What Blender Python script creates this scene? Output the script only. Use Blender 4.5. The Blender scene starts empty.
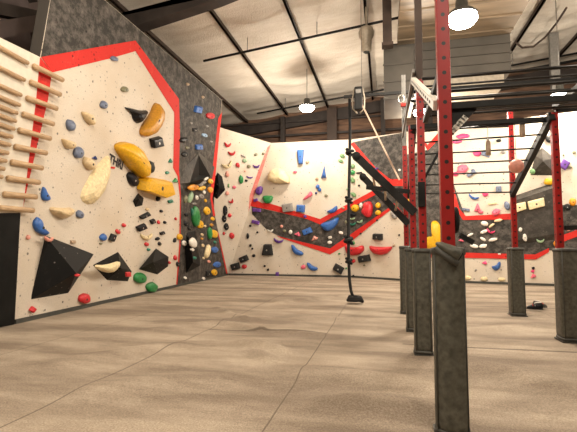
import bpy, bmesh, math, random
from mathutils import Vector, Matrix, noise
random.seed(7)
S = bpy.context.scene
COL = S.collection
R = math.radians
# ------------------------------------------------------------------ camera
F = 425.0; EYE = 1.2; CX = 288.5; CY = 216.0
YAW = R(12.7); PITCH = math.atan(30 / F)
cd = bpy.data.cameras.new('camera'); cam = bpy.data.objects.new('camera', cd); COL.objects.link(cam)
cam.location = (0, 0, EYE); cam.rotation_euler = (R(90) + PITCH, 0, YAW)
cd.sensor_width = 36; cd.lens = 36 * F / 577; cd.clip_start = 0.05; cd.clip_end = 100
S.camera = cam
# ------------------------------------------------------------------ world, lights, exposure
w = bpy.data.worlds.new('world'); S.world = w; w.use_nodes = True
w.node_tree.nodes['Background'].inputs[0].default_value = (1, .86, .70, 1)
w.node_tree.nodes['Background'].inputs[1].default_value = 0.15
S.view_settings.view_transform = 'Standard'; S.view_settings.look = 'None'
S.view_settings.exposure = 0.0; S.view_settings.gamma = 1; S.view_settings.use_curve_mapping = False
LAMP_W = 500.0; LAMP_COL = (1, .885, .735)

# ------------------------------------------------------------------ unprojection onto real planes
fwd = Vector((-math.sin(YAW) * math.cos(PITCH), math.cos(YAW) * math.cos(PITCH), math.sin(PITCH)))
rgt = Vector((math.cos(YAW), math.sin(YAW), 0)); upv = rgt.cross(fwd)
EYEP = Vector((0, 0, EYE))
def ray(x, y): return fwd + rgt * ((x - CX) / F) + upv * ((CY - y) / F)
class Plane:
    def __init__(s, p, n):
        s.p = Vector(p); s.n = Vector(n).normalized()
        if s.n.dot(EYEP - s.p) < 0: s.n = -s.n
        s.v = (Vector((0, 0, 1)) - s.n * s.n.z)
        s.v = s.v.normalized() if s.v.length > 1e-4 else Vector((0, 1, 0))
        s.u = s.v.cross(s.n).normalized()
    def at(s, x, y, off=0.0):
        d = ray(x, y); t = (s.p + s.n * off - EYEP).dot(s.n) / d.dot(s.n)
        return EYEP + d * t
    def uv(s, q): return ((q - s.p).dot(s.u), (q - s.p).dot(s.v))
FLOOR = Plane((0, 0, 0), (0, 0, 1))
def fl(x, y): return FLOOR.at(x, y)
def yp(x, y, Y): return Plane((0, Y, 0), (0, -1, 0)).at(x, y)

# ------------------------------------------------------------------ materials
def new_mat(name):
    m = bpy.data.materials.new(name); m.use_nodes = True
    nt = m.node_tree; b = nt.nodes['Principled BSDF']
    return m, nt, b
def nd(nt, t, **kw):
    n = nt.nodes.new(t)
    for k, v in kw.items():
        if hasattr(n, k): setattr(n, k, v)
        else: n.inputs[k].default_value = v
    return n
def mix(nt, fac, a, b, mode='MIX'):
    n = nt.nodes.new('ShaderNodeMix'); n.data_type = 'RGBA'; n.blend_type = mode
    for i, v in ((0, fac), (6, a), (7, b)):
        if isinstance(v, (int, float, tuple)): n.inputs[i].default_value = v if not isinstance(v, tuple) else (*v[:3], 1)
        else: nt.links.new(v, n.inputs[i])
    return n.outputs[2]
def ramp(nt, src, a, b, ca=(0, 0, 0), cb=(1, 1, 1)):
    r = nt.nodes.new('ShaderNodeValToRGB'); r.color_ramp.elements[0].position = a; r.color_ramp.elements[1].position = b
    r.color_ramp.elements[0].color = (*ca, 1); r.color_ramp.elements[1].color = (*cb, 1)
    nt.links.new(src, r.inputs[0]); return r.outputs[0]
def bump(nt, b, src, strength=.3, dist=.02):
    n = nt.nodes.new('ShaderNodeBump'); n.inputs['Strength'].default_value = strength; n.inputs['Distance'].default_value = dist
    nt.links.new(src, n.inputs['Height']); nt.links.new(n.outputs[0], b.inputs['Normal'])
MATS = {}
def plain(name, c, rough=.6, metal=0.0, nscale=14, var=.18, bmp=.15, spec=.5, coat=0):
    if name in MATS: return MATS[name]
    m, nt, b = new_mat(name)
    tc = nd(nt, 'ShaderNodeTexCoord'); nz = nd(nt, 'ShaderNodeTexNoise'); nz.inputs['Scale'].default_value = nscale
    nz.inputs['Detail'].default_value = 5
    nt.links.new(tc.outputs['Object'], nz.inputs['Vector'])
    lo = tuple(max(0, x * (1 - var)) for x in c); hi = tuple(min(1, x * (1 + var)) for x in c)
    nt.links.new(ramp(nt, nz.outputs[0], .3, .7, lo, hi), b.inputs['Base Color'])
    b.inputs['Roughness'].default_value = rough; b.inputs['Metallic'].default_value = metal
    b.inputs['Specular IOR Level'].default_value = spec
    b.inputs['Coat Weight'].default_value = coat
    if bmp: bump(nt, b, nz.outputs[0], bmp, .01)
    MATS[name] = m; return m
def panel_mat(name, c, dots=True, smudge=None, sm_lo=.5, sm_hi=.72, rough=.7):
    """textured climbing wall paint with a T-nut grid of small bolt holes, in the wall's own metres (UV)"""
    m, nt, b = new_mat(name)
    uv = nd(nt, 'ShaderNodeUVMap')
    nz = nd(nt, 'ShaderNodeTexNoise'); nz.inputs['Scale'].default_value = 38; nz.inputs['Detail'].default_value = 4
    nt.links.new(uv.outputs[0], nz.inputs['Vector'])
    n2 = nd(nt, 'ShaderNodeTexNoise'); n2.inputs['Scale'].default_value = .9; n2.inputs['Detail'].default_value = 6
    nt.links.new(uv.outputs[0], n2.inputs['Vector'])
    col = mix(nt, ramp(nt, nz.outputs[0], .35, .65), tuple(x * .90 for x in c), c)
    col = mix(nt, ramp(nt, n2.outputs[0], .42, .75), col, tuple(x * y for x, y in zip(c, (.86, .80, .72))))
    if smudge:
        n3 = nd(nt, 'ShaderNodeTexNoise'); n3.inputs['Scale'].default_value = 4.5; n3.inputs['Detail'].default_value = 9; n3.inputs['Roughness'].default_value = .75
        nt.links.new(uv.outputs[0], n3.inputs['Vector'])
        col = mix(nt, ramp(nt, n3.outputs[0], sm_lo, sm_hi), col, smudge)
    if dots:
        v = nd(nt, 'ShaderNodeTexVoronoi'); v.inputs['Scale'].default_value = 5.2; v.inputs['Randomness'].default_value = .75
        nt.links.new(uv.outputs[0], v.inputs['Vector'])
        d = ramp(nt, v.outputs['Distance'], .095, .13, (1, 1, 1), (0, 0, 0))
        col = mix(nt, d, col, tuple(x * .25 for x in c))
        v2 = nd(nt, 'ShaderNodeTexVoronoi'); v2.inputs['Scale'].default_value = 9.5
        nt.links.new(uv.outputs[0], v2.inputs['Vector'])
        d2 = ramp(nt, v2.outputs['Distance'], .11, .17, (.65, .65, .65), (0, 0, 0))
        col = mix(nt, d2, col, tuple(x * .4 for x in c))
    nt.links.new(col, b.inputs['Base Color']); b.inputs['Roughness'].default_value = rough
    b.inputs['Specular IOR Level'].default_value = .3
    bump(nt, b, nz.outputs[0], .35, .01)
    MATS[name] = m; return m
panel_mat('wall_white', (.72, .64, .535)); panel_mat('wall_red', (.66, .028, .02), smudge=(.75, .18, .13), sm_lo=.58, sm_hi=.85)
panel_mat('wall_grey', (.035, .032, .028), smudge=(.19, .165, .145), sm_lo=.44, sm_hi=.72)
panel_mat('wall_pink', (.70, .20, .17), smudge=(.8, .4, .33))
def floor_mat():
    m, nt, b = new_mat('floor_carpet')
    g = nd(nt, 'ShaderNodeNewGeometry'); sx = nd(nt, 'ShaderNodeSeparateXYZ'); nt.links.new(g.outputs['Position'], sx.inputs[0])
    def noise_(scale, det=6, rough=.6, stretch=None):
        n = nd(nt, 'ShaderNodeTexNoise'); n.inputs['Scale'].default_value = scale; n.inputs['Detail'].default_value = det; n.inputs['Roughness'].default_value = rough
        if stretch:
            mp = nd(nt, 'ShaderNodeMapping'); mp.inputs['Scale'].default_value = stretch; mp.inputs['Rotation'].default_value = (0, 0, .25)
            nt.links.new(g.outputs['Position'], mp.inputs[0]); nt.links.new(mp.outputs[0], n.inputs['Vector'])
        else: nt.links.new(g.outputs['Position'], n.inputs['Vector'])
        return n.outputs[0]
    fine = noise_(70, 3, .8); mid = noise_(1.0, 7, .6, (.45, 1.5, 1)); mid2 = noise_(5, 6, .7)
    col = mix(nt, ramp(nt, mid, .40, .60), (.20, .148, .102), (.52, .425, .32))
    col = mix(nt, ramp(nt, mid2, .45, .8, (0, 0, 0), (.45, .45, .45)), col, (.22, .165, .12))
    col = mix(nt, ramp(nt, fine, .32, .68), mix(nt, .55, col, (.12, .09, .065)), mix(nt, .18, col, (.75, .66, .55)))
    def mth(op, a, bb=None):
        n = nt.nodes.new('ShaderNodeMath'); n.operation = op
        for i, v in enumerate((a, bb)):
            if v is None: continue
            if isinstance(v, (int, float)): n.inputs[i].default_value = v
            else: nt.links.new(v, n.inputs[i])
        return n.outputs[0]
    wob = mth('MULTIPLY', mth('SUBTRACT', mid, .5), .02)
    tot = None
    X, Y = sx.outputs[0], sx.outputs[1]
    def line(axis, pos, other, lo, hi, wd=.006):
        global _t
        d = mth('ABSOLUTE', mth('SUBTRACT', mth('ADD', axis, wob), pos))
        k = mth('LESS_THAN', d, wd)
        return mth('MULTIPLY', k, mth('MULTIPLY', mth('GREATER_THAN', other, lo), mth('LESS_THAN', other, hi)))
    L = [line(X, -4.15, Y, -9, 30), line(X, -2.5, Y, -9, 30, .008), line(X, -.79, Y, -9, 8.9), line(X, 2.75, Y, -9, 30),
         line(Y, 5.85, X, -2.5, -.79, .03), line(Y, 5.5, X, .2, 8, .028), line(Y, 9.8, X, -9, -2.5, .03), line(Y, 9.2, X, -.79, 8, .03)]
    for l in L: tot = l if tot is None else mth('MAXIMUM', tot, l)
    col = mix(nt, mth('MULTIPLY', tot, .7), col, (.10, .075, .055))
    nt.links.new(col, b.inputs['Base Color']); b.inputs['Roughness'].default_value = .85; b.inputs['Specular IOR Level'].default_value = .25
    bump(nt, b, fine, .6, .015)
    MATS['floor'] = m; return m
floor_mat()
def quilt_mat():
    m, nt, b = new_mat('ceiling_insulation')
    g = nd(nt, 'ShaderNodeNewGeometry')
    n = nd(nt, 'ShaderNodeTexNoise'); n.inputs['Scale'].default_value = 1.4; n.inputs['Detail'].default_value = 8; n.inputs['Roughness'].default_value = .65
    mp = nd(nt, 'ShaderNodeMapping'); mp.inputs['Scale'].default_value = (1, 3, 1); nt.links.new(g.outputs['Position'], mp.inputs[0]); nt.links.new(mp.outputs[0], n.inputs['Vector'])
    n2 = nd(nt, 'ShaderNodeTexNoise'); n2.inputs['Scale'].default_value = 16; n2.inputs['Detail'].default_value = 6
    mp2 = nd(nt, 'ShaderNodeMapping'); mp2.inputs['Scale'].default_value = (3, .7, 1); nt.links.new(g.outputs['Position'], mp2.inputs[0]); nt.links.new(mp2.outputs[0], n2.inputs['Vector'])
    col = mix(nt, ramp(nt, n.outputs[0], .35, .7), (.83, .76, .66), (.68, .60, .49))
    col = mix(nt, ramp(nt, n2.outputs[0], .5, .8, (0, 0, 0), (.5, .5, .5)), col, (.85, .80, .72))
    nt.links.new(col, b.inputs['Base Color']); b.inputs['Roughness'].default_value = .45
    bump(nt, b, n2.outputs[0], .7, .05)
    MATS['quilt'] = m
quilt_mat()
def wood_mat(name, c1, c2, rough=.55, sc=(3, 3, 24)):
    m, nt, b = new_mat(name)
    tc = nd(nt, 'ShaderNodeTexCoord'); mp = nd(nt, 'ShaderNodeMapping'); mp.inputs['Scale'].default_value = sc
    nt.links.new(tc.outputs['Object'], mp.inputs[0])
    n = nd(nt, 'ShaderNodeTexNoise'); n.inputs['Scale'].default_value = 2; n.inputs['Detail'].default_value = 6; nt.links.new(mp.outputs[0], n.inputs['Vector'])
    nt.links.new(ramp(nt, n.outputs[0], .35, .65, c1, c2), b.inputs['Base Color']); b.inputs['Roughness'].default_value = rough
    MATS[name] = m
wood_mat('wood_rung', (.40, .25, .13), (.60, .42, .25)); wood_mat('wood_wall', (.085, .044, .027), (.23, .125, .072), .7, (.5, .5, 4))
wood_mat('wood_grip', (.35, .25, .17), (.5, .38, .28)); wood_mat('duct_tan', (.15, .11, .07), (.29, .215, .14), .5, (.3, 2, 2))
plain('rig_red', (.33, .009, .008), .38, .1, 6, .25, .05)
def post_mat():
    m, nt, b = new_mat('post_red'); tc = nd(nt, 'ShaderNodeTexCoord'); sp = nd(nt, 'ShaderNodeSeparateXYZ'); nt.links.new(tc.outputs['Object'], sp.inputs[0])
    def mt(op, a, c=0.0):
        n = nt.nodes.new('ShaderNodeMath'); n.operation = op
        for i, v in enumerate((a, c)):
            if isinstance(v, (int, float)): n.inputs[i].default_value = v
            else: nt.links.new(v, n.inputs[i])
        return n.outputs[0]
    mm = mt('MINIMUM', mt('ABSOLUTE', sp.outputs[0]), mt('ABSOLUTE', sp.outputs[1]))
    dz = mt('MULTIPLY', mt('SUBTRACT', mt('FRACT', mt('DIVIDE', sp.outputs[2], .10)), .5), .10)
    k = mt('LESS_THAN', mt('ADD', mt('MULTIPLY', mm, mm), mt('MULTIPLY', dz, dz)), .0135 ** 2)
    nz = nd(nt, 'ShaderNodeTexNoise'); nz.inputs['Scale'].default_value = 5; nt.links.new(tc.outputs['Object'], nz.inputs['Vector'])
    col = mix(nt, k, mix(nt, nz.outputs[0], (.24, .006, .006), (.40, .012, .010)), (.012, .008, .008))
    nt.links.new(col, b.inputs['Base Color']); b.inputs['Roughness'].default_value = .38; MATS['post_red'] = m
post_mat()
plain('rig_black', (.008, .0075, .007), .5, 0, 9, .4, .1, .3)
plain('steel', (.20, .19, .175), .45, .5); plain('bar_steel', (.02, .018, .017), .35, .5, 8, .3); plain('beam_dark', (.035, .026, .022), .6, .1, 3, .35)
plain('purlin', (.055, .035, .026), .6, .2, 3, .3); plain('duct_grey', (.085, .075, .062), .5, .2, 1.2, .3); plain('beige_metal', (.42, .36, .28), .5)
plain('pad_vinyl', (.078, .075, .058), .5, 0, 26, .4, .35, .5); plain('pad_dark', (.055, .053, .045), .6, 0, 8, .3)
plain('white_paint', (.72, .69, .62), .5, 0, 6, .05); plain('lettering', (.035, .03, .03), .7); plain('pad_seam', (.05, .05, .042), .6)
plain('bolt_hole', (.03, .028, .025), .7); plain('bolt_steel', (.55, .52, .48), .35, .8); plain('rope_black', (.010, .010, .010), .85, 0, 60, .5, .6)
plain('strap', (.48, .34, .25), .8); plain('shell_dark', (.10, .072, .065), .8, 0, 2, .3); plain('red_strap', (.5, .03, .02), .7)
plain('campus_white', (.70, .63, .52), .7, 0, 10, .07); plain('kick_black', (.007, .007, .0065), .6, 0, 3, .5, .1, .15)
def vol_mat(name, c, sm, lo=.5, hi=.8):
    m, nt, b = new_mat(name)
    tc = nd(nt, 'ShaderNodeTexCoord')
    n = nd(nt, 'ShaderNodeTexNoise'); n.inputs['Scale'].default_value = 3.2; n.inputs['Detail'].default_value = 9; n.inputs['Roughness'].default_value = .72
    nt.links.new(tc.outputs['Object'], n.inputs['Vector'])
    v = nd(nt, 'ShaderNodeTexVoronoi'); v.inputs['Scale'].default_value = 7; nt.links.new(tc.outputs['Object'], v.inputs['Vector'])
    col = mix(nt, ramp(nt, n.outputs[0], lo, hi), c, sm)
    col = mix(nt, ramp(nt, v.outputs['Distance'], .06, .11, (.6, .6, .6), (0, 0, 0)), col, (.35, .3, .27))
    nt.links.new(col, b.inputs['Base Color']); b.inputs['Roughness'].default_value = .6; b.inputs['Specular IOR Level'].default_value = .2
    bump(nt, b, n.outputs[0], .2, .01); MATS[name] = m
vol_mat('volume_black', (.006, .006, .006), (.06, .055, .05), .58, .95); vol_mat('volume_grey', (.05, .045, .04), (.17, .15, .13), .45, .85)
def emis(name, c, s):
    m, nt, b = new_mat(name); b.inputs['Emission Color'].default_value = (*c, 1); b.inputs['Emission Strength'].default_value = s
    b.inputs['Base Color'].default_value = (*c, 1); MATS[name] = m
emis('lamp_lens', (1, .95, .85), 40)
PAL = dict(
    yellow=(.74, .40, .010), ochre=(.52, .24, .02), cream=(.78, .64, .38), beige=(.66, .50, .29), black=(.008, .008, .010), charcoal=(.022, .022, .022),
    slate=(.13, .16, .24), blue=(.035, .13, .42), navy=(.03, .045, .14), red=(.58, .022, .03), pink=(.75, .13, .20), magenta=(.78, .05, .18),
    green=(.02, .22, .055), sage=(.16, .30, .13), pale_green=(.33, .48, .30), teal=(.02, .20, .13), purple=(.12, .04, .26), tan=(.42, .30, .20),
    white=(.82, .78, .70), orange=(.85, .33, .02), olive=(.20, .19, .11), salmon=(.75, .33, .26), grey=(.25, .23, .21), light_blue=(.28, .42, .60))
CN = {k: k.replace('_', ' ') for k in PAL}; CN['slate'] = 'blue-grey'; CN['black'] = 'black'; CN['navy'] = 'navy blue'
def hm(c): return plain('hold_' + c, PAL[c], .42 if c not in ('charcoal', 'cream', 'white') else .6, 0, 22, .16, .25, .2 if c in ('black', 'charcoal', 'navy') else .5)

# ------------------------------------------------------------------ object helpers
def tag(o, label=None, cat=None, group=None, kind=None):
    if label: o['label'] = label
    if cat: o['category'] = cat
    if group: o['group'] = group
    if kind: o['kind'] = kind
    return o
def wloc(o): return o.location + (wloc(o.parent) if o.parent else Vector())
def link(name, me, parent=None, mats=()):
    o = bpy.data.objects.new(name, me); COL.objects.link(o)
    for m in mats: me.materials.append(MATS[m] if isinstance(m, str) else m)
    if parent:
        o.parent = parent; o.location = -wloc(parent)
    return o
def from_bm(name, bm, mat, parent=None, smooth=False, center=True):
    """one bmesh in world space -> one object with its origin at the shape's base centre"""
    bmesh.ops.recalc_face_normals(bm, faces=bm.faces)
    vs = [v.co for v in bm.verts]
    c = Vector((sum(v.x for v in vs) / len(vs), sum(v.y for v in vs) / len(vs), min(v.z for v in vs))) if center else Vector()
    for v in bm.verts: v.co -= c
    me = bpy.data.meshes.new(name); bm.to_mesh(me); bm.free()
    if smooth:
        for p in me.polygons: p.use_smooth = True
    o = bpy.data.objects.new(name, me); COL.objects.link(o); o.location = c
    for m in (mat if isinstance(mat, (list, tuple)) else [mat]): me.materials.append(MATS[m] if isinstance(m, str) else m)
    if parent:
        o.parent = parent; o.location = c - wloc(parent)
    return o
def empty(name, loc):
    o = bpy.data.objects.new(name, None); COL.objects.link(o); o.location = loc; o.empty_display_size = .2; return o
def face(bm, pts, mi=0):
    f = bm.faces.new([bm.verts.new(p) for p in pts]); f.material_index = mi; return f
def prism(bm, pts, off, mi=0):
    a = [bm.verts.new(p) for p in pts]; b = [bm.verts.new(p + off) for p in pts]; n = len(a)
    for f in [a, b[::-1]] + [[a[i], b[i], b[(i + 1) % n], a[(i + 1) % n]] for i in range(n)]:
        q = bm.faces.new(f); q.material_index = mi
def box(bm, c, s, rot=None, mi=0, bev=0.0):
    m = Matrix.Translation(Vector(c)) @ (rot.to_4x4() if rot else Matrix()) @ Matrix.Diagonal((*s, 1))
    r = bmesh.ops.create_cube(bm, size=1, matrix=m)
    for v in r['verts']:
        for f in v.link_faces: f.material_index = mi
    if bev:
        es = list({e for v in r['verts'] for e in v.link_edges})
        bmesh.ops.bevel(bm, geom=es, offset=bev, segments=2, profile=.6, affect='EDGES')
def boxab(bm, lo, hi, **k):
    lo = Vector(lo); hi = Vector(hi); box(bm, (lo + hi) / 2, hi - lo, **k)
def beam(bm, a, b, w, h, side=None, bev=0, mi=0):
    """rectangular bar a->b; w across, h the other way"""
    a = Vector(a); b = Vector(b); d = (b - a); L = d.length; z = d.normalized()
    x = Vector(side) if side else (Vector((0, 0, 1)).cross(z) if abs(z.z) < .98 else Vector((1, 0, 0)))
    x = (x - z * x.dot(z)).normalized(); y = z.cross(x)
    rot = Matrix((x, y, z)).transposed()
    box(bm, (a + b) / 2, (w, h, L), rot=rot, mi=mi, bev=bev)
def tube(bm, pts, r, seg=10, radii=None):
    pts = [Vector(p) for p in pts]; rings = []
    ref = Vector((.31, .87, .2)).normalized()
    for i, p in enumerate(pts):
        t = (pts[min(i + 1, len(pts) - 1)] - pts[max(i - 1, 0)]).normalized()
        x = (ref - t * ref.dot(t)).normalized(); y = t.cross(x); rr = radii[i] if radii else r
        rings.append([bm.verts.new(p + (x * math.cos(a) + y * math.sin(a)) * rr) for a in [2 * math.pi * k / seg for k in range(seg)]])
    for a, b in zip(rings, rings[1:]):
        for k in range(seg): bm.faces.new([a[k], a[(k + 1) % seg], b[(k + 1) % seg], b[k]])
    bm.faces.new(rings[0][::-1]); bm.faces.new(rings[-1])
def lathe(bm, c, prof, seg=24):
    c = Vector(c); rings = []
    for r, z in prof: rings.append([bm.verts.new(c + Vector((r * math.cos(a), r * math.sin(a), z))) for a in [2 * math.pi * k / seg for k in range(seg)]])
    for a, b in zip(rings, rings[1:]):
        for k in range(seg): bm.faces.new([a[k], a[(k + 1) % seg], b[(k + 1) % seg], b[k]])
    bm.faces.new(rings[0][::-1]); bm.faces.new(rings[-1])
def B(): return bmesh.new()

# ------------------------------------------------------------------ structure: floor
XL, XR, YF, YR = -8.2, 8.5, -4.5, 19.5
wr = []   # mat wrinkles: (a, b, height, width) along lines on the floor
for p, q, h, wd in [((225, 324), (262, 331), .035, .09), ((262, 331), (325, 335), .022, .08), ((243, 343), (283, 352), .045, .13), ((250, 352), (272, 360), .03, .12),
                    ((216, 308), (250, 322), .022, .10), ((280, 303), (345, 297), .03, .14), ((345, 297), (395, 301), .025, .12), ((330, 405), (430, 412), .05, .22),
                    ((150, 330), (262, 318), .02, .18), ((60, 362), (180, 345), .022, .25), ((300, 372), (420, 385), .03, .25), ((95, 390), (210, 378), .02, .3),
                    ((470, 365), (577, 392), .035, .3), ((480, 330), (577, 322), .02, .25), ((300, 318), (400, 322), .018, .2)]:
    wr.append((fl(*p), fl(*q), h, wd))
def floor_z(x, y):
    z = .012 * noise.noise(Vector((x * .7, y * 1.6, 3)))
    for a, b, h, wd in wr:
        ab = b - a; t = max(0, min(1, (Vector((x, y, 0)) - a).dot(ab) / ab.length_squared)); q = a + ab * t
        d = math.hypot(x - q.x, y - q.y)
        if d < wd * 2.5: z += 2.3 * h * math.exp(-(d / (wd * .75)) ** 2) * (.6 + .4 * math.sin(3.14 * t))
    return min(z, .09)
bm = B(); nx, ny = 300, 420
gv = [[None] * (nx + 1) for _ in range(ny + 1)]
for j in range(ny + 1):
    for i in range(nx + 1):
        x = XL + (XR - XL) * i / nx; y = YF + (YR - YF) * j / ny
        gv[j][i] = bm.verts.new((x, y, floor_z(x, y) if y < 16.2 and -6 < x < 6 else 0))
for j in range(ny):
    for i in range(nx): bm.faces.new([gv[j][i], gv[j][i + 1], gv[j + 1][i + 1], gv[j + 1][i]])
o = from_bm('floor', bm, 'floor', smooth=True, center=False); tag(o, kind='structure')
# ------------------------------------------------------------------ structure: ceiling, sloping up to the right
SL = .115
zc0 = 7.98 + .45 * SL
def zc(x): return zc0 + SL * x
CEIL = Plane((0, 0, zc0), (-SL, 0, 1))
px_x = [CEIL.at(*q).x for q in ((115, 0), (207, 3.5), (285, 0), (364.6, 0))]
step = 2.0
purl = px_x + [px_x[-1] + step, px_x[-1] + 2 * step, 4.75, 6.9] + [px_x[0] - 1.6]
bm = B(); xs = sorted(purl); cols = []
edges = [XL] + xs + [XR]
for a, b in zip(edges, edges[1:]):
    for k in range(6): cols.append((a + (b - a) * k / 6, k / 6))
cols.append((XR, 0)); rows = 240; gr = []
for j in range(rows + 1):
    y = YF + (YR - YF) * j / rows; row = []
    for x, t in cols:
        ph = noise.noise(Vector((x * .5, y * .3, 9))) * .8
        z = zc(x) + .05 - .13 * math.sin(math.pi * t) * (1.0 - .8 * abs(math.cos(math.pi * (y / 1.35 + ph)))) + .012 * noise.noise(Vector((x * 3, y * 5, 1)))
        row.append(bm.verts.new((x, y, z)))
    gr.append(row)
for j in range(rows):
    for i in range(len(cols) - 1): bm.faces.new([gr[j][i], gr[j + 1][i], gr[j + 1][i + 1], gr[j][i + 1]])
o = from_bm('ceiling', bm, 'quilt', smooth=True, center=False); tag(o, kind='structure')
for i, x in enumerate(sorted(purl)):
    bm = B(); z = zc(x)
    boxab(bm, (x - .035, YF, z - .10), (x + .035, YR - .05, z + .02)); boxab(bm, (x - .035, YF, z - .10), (x + .05, YR - .05, z - .085))
    tag(from_bm('trim_%d' % (i + 1), bm, 'purlin'), kind='structure')
# outer shell of the building
def shell(name, lo, hi, mat='shell_dark'):
    bm = B(); boxab(bm, lo, hi); return tag(from_bm(name, bm, mat), kind='structure')
bm = B(); prism(bm, [Vector((XL, YR, 0)), Vector((XR, YR, 0)), Vector((XR, YR, zc(XR) + .3)), Vector((XL, YR, zc(XL) + .3))], Vector((0, .2, 0)))
nb = 22
for k in range(nb): boxab(bm, (XL, YR - .03, .05 + k * .36), (XR, YR, .05 + k * .36 + .30))
tag(from_bm('wall_rear', bm, 'wood_wall'), kind='structure')
shell('wall_side_left', (XL - .2, YF, 0), (XL, YR, 8)); shell('wall_side_right', (XR, YF, 0), (XR + .2, YR, 9.6), 'duct_grey'); shell('wall_front', (XL, YF - .2, 0), (XR, YF, 9.6), 'duct_grey')
# rear eave beam and columns
bm = B(); prism(bm, [Vector((XL, YR - .25, zc(XL) - .25)), Vector((XR, YR - .25, zc(XR) - .25)), Vector((XR, YR - .25, zc(XR) - .75)), Vector((XL, YR - .25, zc(XL) - .75))], Vector((0, .2, 0)))
tag(from_bm('trim_20', bm, 'beam_dark'), kind='structure')
for i, px in enumerate((283, 332, 383, 430)):
    p = yp(px, 120, YR - .4); bm = B(); wv = .22 if i == 1 else .1
    boxab(bm, (p.x - wv, YR - .5, 0), (p.x + wv, YR - .25, zc(p.x) - .25)); tag(from_bm('trim_%d' % (21 + i), bm, 'purlin' if i == 1 else 'beam_dark'), kind='structure')
for i, (z, hh) in enumerate(((6.35, .10), (7.0, .08))):
    bm = B(); boxab(bm, (XL, YR - .34, z), (XR, YR - .25, z + hh)); tag(from_bm('trim_%d' % (26 + i), bm, 'beam_dark'), kind='structure')

# ------------------------------------------------------------------ climbing walls
P1 = fl(14.4, 324); P2 = fl(228, 275)
dl = (P2 - P1).normalized(); nin = Vector((dl.y, -dl.x, 0)); lean = R(4.5)
Q = Plane(P1, nin * math.cos(lean) - Vector((0, 0, 1)) * math.sin(lean))
K1 = fl(350, 277.3); K2 = fl(405, 281.0); K3 = fl(600, 287.6)
def vplane(a, b): d = (b - a).normalized(); return Plane(a, Vector((d.y, -d.x, 0)))
BK1 = vplane(P2, K1); BK2 = vplane(K1, K2); BK3 = vplane(K2, K3)
C2 = BK1.at(271, 143); W0 = yp(220, 127, 15.0)
CW = Plane(P2, (C2 - P2).cross(W0 - P2))
def clip(poly, nx_, ny_, c):          # keep nx*x+ny*y<=c
    out = []
    for i in range(len(poly)):
        a, b = poly[i], poly[(i + 1) % len(poly)]
        da = nx_ * a[0] + ny_ * a[1] - c; db = nx_ * b[0] + ny_ * b[1] - c
        if da <= 0: out.append(a)
        if (da < 0 < db) or (db < 0 < da):
            t = da / (da - db); out.append((a[0] + (b[0] - a[0]) * t, a[1] + (b[1] - a[1]) * t))
    return out
def vline(p):                          # image of the vertical edge standing at floor point seen at p
    vx, vy = CX, CY - F * F / 30
    a = (vy - p[1]); b = -(vx - p[0]); 
    if a > 0: a, b = -a, -b
    a, b = -a, -b
    return a, b, a * p[0] + b * p[1]
V1, V2 = vline((350, 277.3)), vline((405, 281.0))
def wall_mesh(name, specs, thick, planes):
    """specs: list of (px polygon, material index, offset). First is the slab itself (gets thickness)."""
    bm = B(); uvl = bm.loops.layers.uv.new('UVMap')
    def add(poly, mi, off, pl):
        if len(poly) < 3: return
        pts = [pl.at(x, y, off) for x, y in poly]
        f = face(bm, pts, mi)
        if f.normal.length == 0: f.normal_update()
        f.normal_update()
        if f.normal.dot(pl.n) < 0: f.normal_flip()
        for l in f.loops: l[uvl].uv = pl.uv(l.vert.co)
        return pts
    for k, (poly, mi, off) in enumerate(specs):
        for pl, cl in planes:
            q = list(poly)
            for c in cl: q = clip(q, *c)
            if len(q) < 3: continue
            pts = add(q, mi, off, pl)
            if k == 0:
                nfx = len(pts); b2 = [p - pl.n * thick for p in pts]
                f = face(bm, b2[::-1], mi)
                for i in range(nfx):
                    j = (i + 1) % nfx; face(bm, [pts[i], pts[j], b2[j], b2[i]], 2)
    me = bpy.data.meshes.new(name); bm.to_mesh(me); bm.free()
    o = bpy.data.objects.new(name, me); COL.objects.link(o)
    for m in ('wall_white', 'wall_red', 'wall_grey', 'wall_pink'): me.materials.append(MATS[m])
    return tag(o, kind='structure')
wl = wall_mesh('wall_left', [
    ([(14.4, 324), (20, 213), (40, 57), (50, 0), (55, -42.7), (222, 100), (219, 135), (215, 175), (212, 199), (215, 216), (218.5, 233), (228, 275)], 0, 0),
    ([(41, 57), (50.5, 0), (55.5, -42), (221.8, 100), (219, 135), (215, 175), (212, 199), (215, 216), (218.5, 233), (228, 275), (176.5, 287.8), (180, 245), (181, 200), (179, 170), (179, 99), (135.5, 40.5)], 2, .004),
    ([(41, 57), (135.5, 40.5), (136, 51), (110, 58.5), (52, 72.5)], 1, .008),
    ([(135.5, 40.5), (179, 99), (174, 112), (135.5, 51)], 1, .008),
    ([(179, 99), (180, 133), (179, 170), (181, 197), (180, 198), (177.5, 176), (173.2, 168), (174.3, 116), (174, 111)], 1, .008),
    ([(181, 197), (180.5, 245), (177, 287.7), (176, 287.9), (179.3, 245), (180, 198)], 1, .008),
    ([(40, 57), (52, 72.5), (48, 100), (27, 189), (23, 208), (36, 100)], 1, .010),
    ([(222, 112), (219.3, 135), (215.6, 175), (212.4, 199), (210.3, 198), (211.5, 178), (218.5, 118)], 1, .008),
    ([(212.4, 199), (215.4, 216), (213.2, 216), (210.3, 198)], 1, .008),
    ([(217.3, 231), (218.5, 233), (228, 275), (226.6, 275.4)], 1, .008),
], .2, [(Q, [])])
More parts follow.
